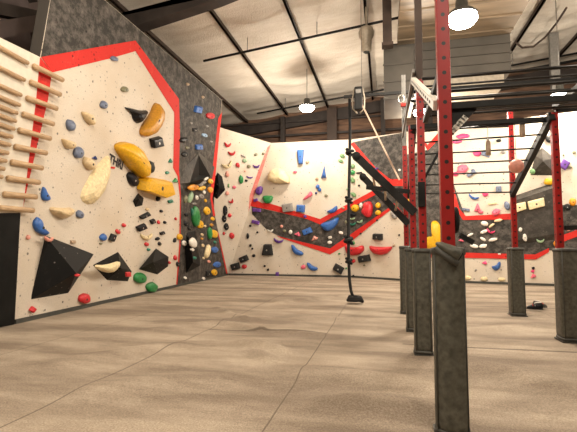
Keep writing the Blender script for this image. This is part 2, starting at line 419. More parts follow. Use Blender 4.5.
# fix the slab's top-left overhang order: the slab outline above runs past the frame, straight on at the same slope
wc = wall_mesh('wall_corner', [
    ([(214, 125.5), (271, 143), (228, 275), (222, 262), (214, 235)], 0, 0),
    ([(267.5, 147), (271, 144), (258.5, 184), (251.5, 203), (248.5, 212), (249.5, 196), (258, 172)], 3, .01),
], .12, [(CW, [])])
wb = wall_mesh('wall_back', [
    ([(228, 275), (226, 268), (240, 220), (271, 143), (351.5, 139.5), (406, 132), (606, 108), (600, 287.6), (405, 281), (350, 277.3)], 0, 0),
    ([(251.5, 206), (279, 212.5), (307, 219), (320, 224.5), (330, 218.5), (376, 194), (390, 184.5), (392, 207), (380, 214.5), (346, 238), (330, 249), (284, 238.5), (267, 230), (252, 214)], 2, .01),
    ([(250.5, 206), (252, 198), (262, 203), (270, 203.5), (320, 219), (374, 190), (390, 180), (391, 186), (376, 194.5), (330, 218.5), (320, 224.5), (307, 219), (270, 210)], 1, .02),
    ([(276, 235.5), (284, 237.7), (330, 248.5), (346, 237.5), (392, 205.5), (392, 209), (380, 218), (348, 244), (330, 254.5), (280, 237.6)], 1, .02),
    ([(353.5, 142), (406, 132), (406, 180), (392, 180), (376, 170)], 2, .01),
    ([(350.5, 144), (353.5, 142), (376, 168), (390, 179), (406, 179), (406, 186), (390, 186), (378, 177.5), (366, 165)], 1, .02),
    ([(390, 185), (404, 185), (404, 155), (427, 150), (438, 140), (465, 216), (512, 214.5), (540, 205), (600, 205), (600, 250), (549, 250.5), (536, 257), (462, 254), (404, 253), (404, 221), (392, 207)], 2, .01),
    ([(392, 205.5), (405.5, 220), (405.5, 258), (462, 257.5), (462, 252.5), (408, 251), (408, 219), (394, 203)], 1, .02),
    ([(437, 139), (440, 139), (459.5, 209), (466, 216), (512, 213.5), (512, 219.5), (463, 220), (452, 203), (449, 190)], 1, .03),
    ([(419, 136), (422, 136), (427.5, 145), (438, 133), (439, 139), (427.5, 150.5)], 1, .03),
    ([(462, 252.5), (535, 254.5), (549, 248), (549, 252), (536, 259.5), (462, 257.8)], 1, .03),
    ([(560, 236), (600, 222), (600, 228), (560, 243)], 1, .03),
    ([(553, 218), (600, 214), (600, 222), (553, 226)], 2, .03),
], .12, [(BK1, [V1]), (BK2, [(-V1[0], -V1[1], -V1[2]), V2]), (BK3, [(-V2[0], -V2[1], -V2[2])])])
def plane_for(x, y):
    if V1[0] * x + V1[1] * y <= V1[2]: return BK1
    if V2[0] * x + V2[1] * y <= V2[2]: return BK2
    return BK3
# thin dark kick strip along the foot of the walls
for nm, a, b in (('baseboard_left', (14.4, 324), (228, 275)), ('baseboard_back', (229, 275), (350, 277.3)), ('baseboard_middle', (350, 277.3), (405, 281)), ('baseboard_right', (405, 281), (600, 287.6))):
    A_, B_ = fl(*a), fl(*b); d = (B_ - A_).normalized(); n = Vector((d.y, -d.x, 0))
    bm = B(); prism(bm, [A_ + n * .002, B_ + n * .002, B_ + n * .03, A_ + n * .03], Vector((0, 0, .07))); tag(from_bm(nm, bm, 'pad_seam'), kind='structure')
# painted lettering on the left wall, half covered by the long yellow hold
def text_on(name, s, pl, pos, px_dir, size, mat, parent=None, off=.012, bold=False):
    cu = bpy.data.curves.new(name, 'FONT'); cu.body = s; cu.size = size; cu.extrude = .002; cu.offset = .008 if bold else 0
    t = bpy.data.objects.new(name, cu); COL.objects.link(t); bpy.context.view_layer.update()
    me = bpy.data.meshes.new_from_object(t.evaluated_get(bpy.context.evaluated_depsgraph_get())); bpy.data.objects.remove(t)
    a = pl.at(*pos, off); b = pl.at(*px_dir, off); x = (b - a).normalized(); z = pl.n; y = z.cross(x)
    M = Matrix((x, y, z)).transposed().to_4x4(); M.translation = a
    me.transform(M)
    return link(name, me, parent, (mat,))
text_on('wall_lettering', 'THRI', Q, (108.6, 161.5), (126, 172), .25, 'lettering', wl, bold=True)
bm = B(); face(bm, [Q.at(x, y, .012) for x, y in ((109.3, 166.3), (115.3, 167), (114.6, 169), (109.5, 168.2))]); from_bm('lettering_underline', bm, 'wall_red', wl)

# ------------------------------------------------------------------ campus board with dowel rungs
root = tag(empty('campus_board', Q.at(8, 325)), 'white training board with two columns of wooden dowel rungs above a black kick panel', 'training board')
def poly_slab(name, poly, pl, off, th, mat, parent):
    bm = B(); prism(bm, [pl.at(x, y, off) for x, y in poly], pl.n * -th); return from_bm(name, bm, mat, parent)
poly_slab('board_panel', [(-45, 14), (0, 37.5), (40, 57), (36, 100), (23, 207), (22, 213), (-45, 213)], Q, .06, .05, 'campus_white', root)
poly_slab('kick_panel', [(-45, 336), (14.6, 324.2), (20.5, 213.5), (-45, 213.5)], Q, .05, .04, 'kick_black', root)
rr = [((34, 66), (62.5, 80)), ((31, 82), (60, 94.5)), ((27.5, 98), (56.5, 108.5)), ((23.5, 114), (53, 124)), ((19.5, 130), (50, 138.5)), ((15.5, 146.5), (46, 153)), ((12, 162), (42, 168)), ((8, 178), (39, 182.5)), ((4.5, 194), (36, 197)), ((1, 208), (33, 210.5))]
for (a, b) in rr:
    bm = B(); p, q = Q.at(*a, .10), Q.at(*b, .10); tube(bm, [p, q], .042, 12)
    for t in (.12, .3): c = p.lerp(q, t); box(bm, c - Q.n * .03, (.04, .04, .05), rot=Matrix((Q.u, Q.v, Q.n)).transposed())
    from_bm('rung', bm, 'wood_rung', root, True)
lr = [(28, 63), (24.5, 80), (21, 95), (19.5, 105), (17, 113), (15.5, 121), (14, 129), (12, 137), (10, 145), (7.8, 153), (5.8, 161), (4, 169), (2, 177)]
for b in lr:
    q = Q.at(*b, .10); p = q - dl * .75; bm = B(); tube(bm, [p, q], .030, 12)
    for t in (.25, .8): box(bm, p.lerp(q, t) - Q.n * .03, (.03, .03, .05), rot=Matrix((Q.u, Q.v, Q.n)).transposed())
    from_bm('rung', bm, 'wood_rung', root, True)

# ------------------------------------------------------------------ volumes (faceted plywood shapes bolted to the walls)
VN = []
def volume(label, pl, poly, peaks, faces, mat='volume_black', cat='climbing volume', group='large plywood volumes on the walls', mi=None, mats=None):
    bm = B(); vb = [bm.verts.new(pl.at(x, y, -.01)) for x, y in poly]; vp = [bm.verts.new(pl.at(x, y, h)) for x, y, h in peaks]; al = vb + vp
    for k, f in enumerate(faces):
        q = bm.faces.new([al[i] for i in f]); q.material_index = mi[k] if mi else 0
    bm.faces.new(vb[::-1])
    o = from_bm('climbing_volume', bm, mats or mat); tag(o, label, cat, group); return o
def fan(n, p): return [(i, (i + 1) % n, p) for i in range(n)]
volume('largest black angular volume low on the left wall, above the red hold', Q, [(45, 235), (94, 254), (68, 293.5), (30, 300)], [(76, 273, .42), (49, 240, .12)],
       [(0, 1, 5), (5, 1, 4), (1, 2, 4), (2, 3, 4), (3, 0, 5), (3, 5, 4)])
volume('black angular volume with the long cream hold across it', Q, [(92, 265), (118, 251.5), (132, 271.5), (128, 281.7), (106.5, 280.4)], [(121, 268, .34)], fan(5, 5))
volume('black angular volume just above the two green domes', Q, [(156, 248), (169, 256.7), (168.5, 266.4), (157.5, 274.8), (138.4, 269.5)], [(153, 262, .34)], fan(5, 5))
volume('small black diamond volume below the squarish yellow hold', Q, [(138, 192.8), (144, 198), (142.6, 205.7), (135, 207.6), (132.4, 201)], [(139, 199, .16)], fan(5, 5))
volume('grey flared volume framing a black triangular hollow, on the grey pillar', Q, [(198.5, 151), (215, 166), (212.5, 178), (205, 184), (189, 185), (178.5, 184), (184, 168)],
       [(198.5, 154.5, .05), (210.5, 176.5, .16), (189.8, 182.5, .14), (199, 175, .01)], [(0, 1, 7), (1, 2, 8), (1, 8, 7), (2, 3, 8), (3, 4, 9, 8), (4, 5, 9), (5, 6, 9), (6, 0, 7), (6, 7, 9), (7, 8, 10), (8, 9, 10), (9, 7, 10)],
       mats=['volume_grey', 'kick_black'], mi=[0, 0, 0, 0, 1, 0, 0, 0, 0, 1, 1, 1])
volume('tall black slab volume at the foot of the grey pillar', Q, [(187, 232), (196, 229), (198.5, 248), (200.5, 265.4), (186, 273.7), (184.5, 250)], [(191, 246, .22), (193, 262, .28)],
       [(0, 1, 6), (1, 2, 6), (2, 3, 7), (2, 7, 6), (3, 4, 7), (4, 5, 7), (5, 6, 7), (5, 0, 6)])
volume('black wedge volume sticking out at the right edge of the grey pillar', CW, [(217.5, 172), (222, 176), (225.5, 190), (217, 199.5), (213.5, 197), (213, 180)], [(219, 187, .3)], fan(6, 6))
volume('dark pentagon volume on the back wall left of the right red post', BK3, [(541.8, 147), (555, 158), (557, 176), (530, 175.5), (535, 155)], [(543, 161, .35)], fan(5, 5), mat='volume_grey')
volume('wide grey plate volume carrying the beige hangboard holds', BK3, [(512, 196.5), (558, 181), (560, 240), (513, 246)], [(517, 200, .30), (553, 188, .35), (554, 234, .12), (518, 240, .1)],
       [(0, 1, 5, 4), (1, 2, 6, 5), (2, 3, 7, 6), (3, 0, 4, 7), (4, 5, 6, 7)], mat='volume_grey')

# ------------------------------------------------------------------ climbing holds
HOLDS = []      # dicts for the label pass
def smooth_poly(p, it=2):
    for _ in range(it):
        q = []
        for i in range(len(p)):
            a, b = p[i], p[(i + 1) % len(p)]
            q += [(a[0] * .75 + b[0] * .25, a[1] * .75 + b[1] * .25), (a[0] * .25 + b[0] * .75, a[1] * .25 + b[1] * .75)]
        p = q
    return p
def oval(x, y, w_, h_, ang, n=14, rough=.08, rs=0):
    a0 = R(-ang); out = []
    rnd = random.Random(int(x * 31 + y * 17) + rs)
    for k in range(n):
        t = 2 * math.pi * k / n; k_ = 1 + rnd.uniform(-rough, rough)
        dx, dy = math.cos(t) * w_ / 2 * k_, math.sin(t) * h_ / 2 * k_
        out.append((x + dx * math.cos(a0) - dy * math.sin(a0), y + dx * math.sin(a0) + dy * math.cos(a0)))
    return out
def rect(x, y, w_, h_, ang):
    a0 = R(-ang); return [(x + dx * w_ * math.cos(a0) - dy * h_ * math.sin(a0), y + dx * w_ * math.sin(a0) + dy * h_ * math.cos(a0)) for dx, dy in ((-.5, -.42), (.44, -.5), (.5, .46), (-.46, .5))]
PROF = {'round': [(1, 0), (.97, .45), (.82, .80), (.55, .97), (.22, 1.02)], 'block': [(1, 0), (.94, .7), (.86, .95), (.5, 1.0), (.2, 1.0)], 'ridge': [(1, 0), (.9, .35), (.6, .8), (.25, 1.0)]}
DF = .4
def hold(pl, outline, colour, kind='round', depth=None, base=0.0, shift=(0, 0), bolt=True):
    bm = B(); pts = [pl.at(x, y, base - .008) for x, y in outline]; c = sum(pts, Vector()) / len(pts)
    ext_u = max(p.dot(pl.u) for p in pts) - min(p.dot(pl.u) for p in pts); ext_v = max(p.dot(pl.v) for p in pts) - min(p.dot(pl.v) for p in pts)
    sz = math.sqrt(ext_u * ext_v); depth = depth or DF * min(ext_u, ext_v) + .02
    rings = []; cs = c + (pl.u * shift[0] + pl.v * shift[1]) * sz
    for s, h in PROF[kind]:
        cc = c.lerp(cs, h)
        rings.append([bm.verts.new(cc + (p - c) * s + pl.n * h * depth + pl.n * .008) for p in pts])
    n = len(pts)
    for a, b in zip(rings, rings[1:]):
        for k in range(n): bm.faces.new([a[k], a[(k + 1) % n], b[(k + 1) % n], b[k]])
    bm.faces.new(rings[-1]); bm.faces.new(rings[0][::-1])
    if n > 8:
        for v in bm.verts: v.co += pl.n * depth * .12 * noise.noise(v.co * 9)
    o = from_bm('climbing_hold', bm, hm(colour), smooth=(kind == 'round' and n > 8))
    top = c.lerp(cs, 1) + pl.n * (depth + .004)
    if bolt and sz > .17:
        b = B(); tt = sz * .05 + .008
        q = bmesh.ops.create_cone(b, cap_ends=True, segments=10, radius1=tt, radius2=tt, depth=.012, matrix=Matrix.Translation(top) @ Matrix((pl.u, pl.v, pl.n)).transposed().to_4x4())
        from_bm('bolt_hole', b, 'bolt_hole' if colour not in ('black', 'charcoal', 'navy') else 'bolt_steel', o)
    return o, sz
# rows: x, y, w, h, angle, colour, form (o oval, b block, c crescent, t wedge) [, base offset]
LEFT = [(113, 58.5, 8, 5, -20, 'slate', 'o'), (123.5, 89, 7, 6, 0, 'olive', 'o'), (102.5, 104.5, 7, 8, 0, 'slate', 'o'), (154.5, 141.5, 11, 10, 10, 'black', 'b'),
 (69, 125, 8, 12, 10, 'slate', 'o'), (77, 152, 9, 12, -15, 'slate', 'o'), (94, 157.5, 6, 4, -15, 'navy', 't'),
 (131, 179, 9, 15, 30, 'black', 'o'), (148.5, 166.5, 8, 12, 0, 'charcoal', 'o'), (157, 198, 3, 6, -20, 'black', 'o'), (169.5, 160.5, 4, 5, 0, 'teal', 't'), (166.5, 172.5, 4, 3, 20, 'teal', 'o'), (174.5, 180, 6, 5, 0, 'green', 't'), (169.5, 201, 5, 3, 10, 'teal', 'b'),
 (78.5, 214, 7, 8, 0, 'slate', 'o'), (27, 237, 3.5, 5, -20, 'salmon', 'o'), (47.5, 238.5, 9, 6, -10, 'salmon', 'c', .12), (72, 241.5, 5, 3, 0, 'tan', 'b'), (76.5, 275, 5.5, 3, 10, 'red', 'o', .42), (83, 298, 12, 10, 20, 'red', 'o'), (31, 309, 6, 5, 50, 'red', 'b'),
 (102, 237, 6.5, 7, 0, 'blue', 'o'), (100, 243.5, 3, 2, 0, 'olive', 'o'), (111, 237, 5, 8, -25, 'charcoal', 'b'), (117, 231.5, 4, 5, 30, 'red', 'o'), (123, 225, 4, 4, 0, 'red', 'o'), (127, 274, 5, 5, 0, 'red', 'b', .25),
 (143.5, 215, 11, 3.5, 25, 'charcoal', 'b'), (140, 226.8, 10, 5.5, 20, 'black', 'b'), (145.5, 236, 12, 7, 0, 'cream', 'c'), (151.5, 221, 5, 4.5, 20, 'black', 'b'), (157.7, 222, 2.5, 4, 0, 'red', 'o'), (164, 222.3, 3, 3, 0, 'black', 'o'), (160.5, 211, 3, 3, 0, 'black', 'o'),
 (161.3, 232.8, 5, 3, 15, 'black', 'b'), (156.8, 238.5, 5, 3, 25, 'black', 'o'), (145.8, 244, 4, 4, 0, 'red', 'o'), (147.8, 249.3, 3, 3, 0, 'teal', 'o'), (158.8, 243.5, 3, 4, 0, 'black', 'o'), (175, 218.7, 2, 3, 0, 'red', 'o'), (173.8, 240, 2.5, 5, -20, 'charcoal', 'o'), (174.3, 257.5, 3, 5, 0, 'red', 'o'),
 (138.5, 277.5, 12, 11, 0, 'green', 'o'), (150.5, 286.8, 11, 10, 0, 'green', 'o'), (178.7, 236.5, 5, 6, 0, 'yellow', 'o'), (146.5, 209, 4, 3, 0, 'beige', 'o'), (168.7, 262.5, 2, 3, 0, 'red', 'o')]
PILLAR = [(197, 109, 7, 7, -15, 'blue', 'b'), (209.5, 115.5, 9, 6, 0, 'red', 'o'), (202.3, 97, 3, 3, 0, 'tan', 'o'), (187, 84, 3, 3, 0, 'tan', 'o'), (194, 129.5, 4.5, 3.5, 0, 'charcoal', 'b'), (204, 135, 6, 3.5, -15, 'light_blue', 'o'), (183, 139.5, 9, 5, 10, 'black', 'o'), (184, 154, 7, 5, 0, 'charcoal', 'o'),
 (198, 146.5, 7, 5, 0, 'blue', 'b'), (192.5, 187.2, 11, 5.5, 12, 'orange', 'o', .12), (201, 188, 8, 3.5, 20, 'yellow', 'o', .1), (210, 181, 5, 5, 0, 'yellow', 'o', .1), (209.5, 189.5, 5, 6, 0, 'orange', 'o'), (205.5, 178.5, 5, 2, 35, 'white', 'o', .35), (201.5, 183, 8, 1.8, 40, 'grey', 'b', .35),
 (200.5, 196, 5, 5, 0, 'grey', 'o'), (203.5, 192, 3, 4, 0, 'white', 'o'), (189.3, 197, 3.5, 12, -15, 'pale_green', 'o'), (184.5, 199, 3, 8, -10, 'olive', 'o'), (196, 197.5, 3, 5, 0, 'white', 'o'), (194.3, 216, 7, 21, 0, 'green', 'o'), (191.5, 213, 2, 12, 5, 'teal', 'o'), (199.3, 224, 7, 8, 0, 'yellow', 'o'), (206, 210.5, 6, 8, 0, 'yellow', 'o'),
 (213.3, 233.5, 8, 8, 0, 'yellow', 'o'), (208.7, 233, 4, 12, 0, 'green', 'o'), (206.3, 251, 4, 14, -15, 'cream', 'o'), (192.3, 242.5, 7, 10, 10, 'white', 'o', .2), (188.5, 236, 6, 5, 0, 'charcoal', 'o'), (183.7, 243, 5, 5, 0, 'white', 'o'), (186, 214.5, 4.5, 4, 0, 'black', 'o'), (185.5, 223.5, 4.5, 4.5, 0, 'black', 'o'), (199, 213.5, 2, 4, 0, 'charcoal', 'o'),
 (214, 249.5, 7, 6, 0, 'blue', 'o'), (216.5, 264.3, 8, 5.5, 10, 'blue', 'o'), (207.5, 273, 5, 6, 0, 'charcoal', 'b'), (213.7, 272, 6, 6, 0, 'yellow', 'o'), (184.5, 277.7, 3, 3, 0, 'white', 'o'), (203, 278.3, 3, 3, 0, 'white', 'o'), (202.3, 245.3, 3, 3.5, 0, 'beige', 'o'), (203, 258, 2.5, 2.5, 0, 'beige', 'o'), (208.3, 261.3, 3.5, 3, 0, 'salmon', 'o'),
 (212, 218.5, 4, 4, 0, 'yellow', 'o'), (211, 224.7, 3.5, 3, 0, 'ochre', 'o'), (194, 257.7, 4, 3, 0, 'teal', 'o', .22), (191.7, 249.3, 4, 3.5, 0, 'white', 'o', .2), (177, 264, 3, 5, 0, 'charcoal', 'o'), (201.5, 234.5, 3, 3, 0, 'beige', 'o'), (204.5, 226, 2.5, 2.5, 0, 'beige', 'o'), (214.5, 242, 3, 3, 0, 'teal', 'o'), (201.3, 238.5, 2.5, 2.5, 0, 'ochre', 'o'),
 (186.5, 147.5, 4, 3, 0, 'olive', 'o'), (206.5, 126, 3, 2.5, 0, 'grey', 'o'), (190.5, 123, 2.5, 2.5, 0, 'grey', 'o'), (210.5, 141.5, 3, 2, 0, 'grey', 'o'), (193.5, 203.5, 5, 2.5, 0, 'grey', 'o'), (205, 200.5, 2.5, 3.5, 0, 'yellow', 'o'), (188.7, 227.5, 3.5, 4.5, 0, 'charcoal', 'o')]
CORNER = [(227.3, 144.5, 7, 5.5, -10, 'red', 'c'), (231.5, 153, 7.5, 5, 0, 'red', 'c'), (227, 164.7, 10.5, 6.5, 20, 'cream', 'c'), (227, 174, 4, 6, 0, 'salmon', 'o'), (237.5, 165, 3.8, 5, 20, 'red', 'o'), (244.5, 160.5, 5, 4, 0, 'pale_green', 'o'), (243, 156, 5, 1.5, -25, 'grey', 'b'), (248.5, 166.3, 4, 3.5, 0, 'olive', 'o'), (256, 166, 7, 4, 0, 'purple', 'c'),
 (255.5, 154.5, 3.5, 2.5, 20, 'olive', 'o'), (263, 153.5, 3, 2.5, 0, 'olive', 'o'), (240.8, 179.5, 4.5, 8.5, 0, 'green', 'o'), (249.3, 177, 6.5, 2.5, -10, 'purple', 'c'), (246, 180.5, 3, 2.5, 0, 'charcoal', 'o'), (244.8, 171, 2, 2, 0, 'salmon', 'o'), (234, 187, 4, 3, 0, 'pink', 'o'), (227, 193, 4, 4, 0, 'salmon', 'o'), (231, 201, 5, 4.5, 30, 'red', 'c'),
 (225, 210.5, 4.5, 10, 0, 'charcoal', 'o'), (224, 218.5, 4.5, 7, 0, 'black', 'o'), (226, 226.5, 5, 7, 0, 'charcoal', 'o'), (229.3, 215.2, 4, 4, 0, 'red', 'o'), (231.5, 235.5, 5, 6, 0, 'red', 'o'), (223.5, 233.3, 2.5, 3.5, 0, 'red', 'o'), (228.3, 185.5, 1.8, 4.5, 0, 'sage', 'o')]
BACK = [(247, 209.7, 2, 2.5, 0, 'charcoal', 'o'), (259.5, 190.5, 7, 9.5, -15, 'purple', 'o'), (256, 200, 4.5, 3, 15, 'purple', 'b'), (268, 199, 11, 9, 0, 'green', 'h'), (257, 210, 9, 3.5, -5, 'purple', 'b'), (256, 222, 8.5, 3.5, -15, 'purple', 'b'), (250.5, 225.7, 2.5, 2.5, 0, 'charcoal', 'o'), (270.5, 230.5, 6, 3.5, 0, 'white', 'c'),
 (248, 236, 2.8, 6, 0, 'charcoal', 'o'), (250.7, 245.4, 2.8, 2.8, 0, 'black', 'o'), (252.5, 248.6, 2.2, 2.2, 0, 'black', 'o'), (254, 255.5, 3.2, 3.2, 0, 'charcoal', 'o'), (257.6, 232.2, 2.2, 2.2, 0, 'charcoal', 'o'), (244.3, 258.5, 9, 6, 18, 'charcoal', 'b'), (236, 266, 9, 6.5, 12, 'charcoal', 'b'), (244.5, 266.5, 5, 4.3, 0, 'red', 'o'),
 (264.7, 266, 2.2, 2.2, 0, 'black', 'o'), (268.3, 269.6, 2.5, 2.5, 0, 'black', 'o'), (277.5, 273.8, 3.4, 4, 0, 'purple', 'b'), (307.5, 162.2, 4, 3, 0, 'tan', 'o'), (295.3, 172, 3.8, 3, 0, 'pink', 'o'), (317, 178.7, 3.5, 3, 0, 'tan', 'o'), (317.8, 186.5, 4, 4.5, -20, 'blue', 'o'), (319.8, 189.8, 3.5, 4, 0, 'blue', 'o'), (316.3, 193, 2.5, 2.5, 0, 'navy', 'o'), (326.2, 195.6, 3.4, 3, 0, 'olive', 'o'),
 (288, 207.5, 11, 9, 5, 'grey', 'b'), (301, 208.3, 9, 7.5, -8, 'blue', 'b'), (305.3, 216.3, 3, 3, 0, 'purple', 'b'), (281.7, 226.3, 3, 3, 0, 'salmon', 'o'), (284.7, 231, 3.5, 3, 0, 'olive', 'o'), (290.7, 232, 4, 4.5, 0, 'white', 'o'), (297.8, 233.7, 7, 5, -20, 'pink', 't'), (307.5, 231, 10, 6, 20, 'blue', 'b'), (314.3, 238, 8, 5, 20, 'salmon', 't'),
 (278.6, 240.5, 10, 5, -12, 'purple', 'c'), (330, 237.3, 4.5, 3, 10, 'white', 'o'), (329.8, 242.3, 5, 3.5, 0, 'white', 'o'), (341, 232.7, 5, 3.2, -15, 'white', 'o'), (303.6, 266.8, 5, 4.2, 0, 'pink', 'o'), (342.4, 156, 5.2, 4.5, -30, 'sage', 'o'), (340.7, 161, 5.5, 3.6, -20, 'sage', 'o'),
 (352.8, 166.2, 5, 4.2, 0, 'sage', 'o'), (352.9, 172.5, 4.8, 5, -30, 'green', 'o'), (353, 180, 4.5, 6, 35, 'sage', 'o'), (348, 189, 4, 3, 0, 'pale_green', 'o'), (354, 194.5, 6, 3.5, -45, 'sage', 'o'), (359.6, 172.8, 6, 1.8, 5, 'charcoal', 'b'), (359.4, 185.6, 2, 2.2, 0, 'charcoal', 'o'), (374, 168, 9, 5, -20, 'purple', 'c'),
 (356, 208, 7.5, 7, 0, 'yellow', 'o'), (353, 214.5, 6, 4, 0, 'black', 'o'), (352.5, 218.5, 6, 3, 0, 'pale_green', 'c'), (360.5, 221.5, 6, 3.5, 15, 'pale_green', 'c'), (353, 223.8, 7, 3.5, 0, 'teal', 'c'), (361.5, 205.5, 3, 6, 0, 'white', 'o'), (378.7, 205.3, 5, 6, 0, 'yellow', 'o'), (378.6, 212.6, 5.5, 5, 0, 'yellow', 'o'), (343.5, 208, 3, 2.5, 0, 'tan', 'o'), (346, 222, 2.5, 3.5, 0, 'olive', 'o'),
 (378.5, 236.5, 10, 6.5, -5, 'charcoal', 'b'), (365.2, 258.2, 12, 7, 8, 'charcoal', 'b'), (338.8, 268.3, 11, 7, -32, 'charcoal', 'b'), (346.3, 268.2, 2.2, 2, 0, 'green', 'o'), (339.3, 253.6, 2.4, 2, 0, 'green', 'o'), (353.8, 261, 4, 4, 0, 'red', 'o'), (353.5, 243, 3.5, 4, 0, 'green', 'o'), (353.7, 275.7, 2, 2, 0, 'charcoal', 'o'), (364.5, 265.2, 2.2, 1.8, 0, 'olive', 'o'),
 (394.3, 245.2, 2.6, 2.6, 0, 'tan', 'o'), (394.4, 215, 4.5, 9, 32, 'grey', 'o'), (377.3, 220.2, 1.8, 1.8, 0, 'charcoal', 'o'), (361, 233.5, 1.8, 1.8, 0, 'charcoal', 'o'), (399.5, 235, 1.8, 1.8, 0, 'charcoal', 'o'), (399.8, 170, 2.5, 2.5, 0, 'white', 'o'), (401, 191.5, 4, 4, 0, 'red', 'o'), (407.5, 201, 4, 5, 0, 'yellow', 'o'),
 (463, 136.3, 12, 4.5, 5, 'magenta', 'o'), (457, 141.5, 9, 4, 5, 'magenta', 'o'), (477, 153.8, 7.5, 4.5, 0, 'magenta', 'h'), (485.7, 154, 8, 4.5, -20, 'slate', 'b'), (498.7, 140.7, 4.5, 3, 0, 'charcoal', 'o'), (503.3, 152.3, 4, 3, 0, 'grey', 'o'), (462.5, 169, 10, 8, 25, 'pink', 'o'), (455.5, 174, 5, 4, 0, 'magenta', 'o'), (471.5, 173.5, 9, 3, 30, 'slate', 'b'), (473, 170.5, 3.5, 3, 0, 'slate', 'o'),
 (473.5, 197, 9, 4, -20, 'blue', 'c'), (485.2, 194.3, 5.5, 4, 0, 'magenta', 'h'), (498.7, 189, 5, 5.5, 0, 'slate', 'b'), (492.5, 203.2, 8, 2, 8, 'cream', 'b'), (477.3, 207.5, 6, 9, 0, 'pink', 't'), (466, 209.5, 7, 2.5, -10, 'slate', 'b'), (496, 212.2, 7.5, 6, 20, 'pink', 'o'), (507, 205.8, 5, 8, 15, 'slate', 'o'), (480.5, 212, 5, 3, 0, 'pink', 'o'),
 (484.5, 223.5, 8, 5, -15, 'white', 'o'), (498.2, 220.3, 9, 3.2, 10, 'cream', 'o'), (491.5, 225.5, 7, 2.6, 35, 'cream', 'o'), (490.5, 231, 9, 4.5, -20, 'magenta', 'c'), (470.3, 234.7, 7, 2.5, 25, 'white', 'o'), (484, 231.5, 8, 3.5, 20, 'white', 'o'), (493, 239.5, 9.5, 3.5, 12, 'white', 'o'), (483, 239, 7, 3, -30, 'white', 'o'), (474, 246, 9, 4, -12, 'white', 'o'), (483, 246, 8.5, 4, 12, 'white', 'o'),
 (461.5, 239.7, 6.5, 4, -10, 'pink', 't'), (470, 239.3, 3, 1.5, 0, 'white', 'o'), (499.3, 253.8, 3, 1.4, 0, 'white', 'b'), (484.8, 262.4, 6, 4, -15, 'magenta', 't'), (467.5, 277.6, 7.5, 4, 0, 'cream', 'o'), (484, 278.6, 7.5, 4, 0, 'cream', 'o'), (501.7, 279.2, 7.5, 3.5, 0, 'cream', 'o'), (476, 270, 2, 1.8, 0, 'grey', 'o'),
 (532.3, 171.5, 5, 5.5, 0, 'sage', 'o', .2), (564.3, 164.5, 7, 9, -35, 'purple', 'b'), (569.7, 167.2, 4.5, 2.2, 0, 'olive', 'o'), (574, 152.5, 3, 3, 0, 'olive', 'o'), (563.5, 155, 2, 2, 0, 'olive', 'o'), (548.7, 181.5, 9, 6.5, 5, 'yellow', 'o', .1), (539.6, 225, 7, 1.7, 0, 'white', 'b', .12), (520.3, 229.3, 4, 5, 0, 'white', 'o', .12), (524.8, 237.5, 4.5, 8, 10, 'white', 'o', .1), (540.3, 240.7, 8, 4.5, 0, 'pale_green', 'c', .1),
 (556.5, 243.5, 7, 6, 0, 'orange', 'o'), (533.2, 268, 3.2, 3, 0, 'charcoal', 'o'), (533, 275.5, 6.5, 5, 15, 'pink', 't'), (532.7, 271, 4, 3, 0, 'magenta', 'o'), (572.5, 202, 6, 7, 0, 'orange', 'o'), (567, 207, 6, 6, 0, 'charcoal', 'o'), (568.3, 229.8, 4, 3, 0, 'salmon', 'o'), (575, 229.5, 3.5, 3, 0, 'pink', 'o'), (549.5, 139, 8, 7, -30, 'charcoal', 'h')]
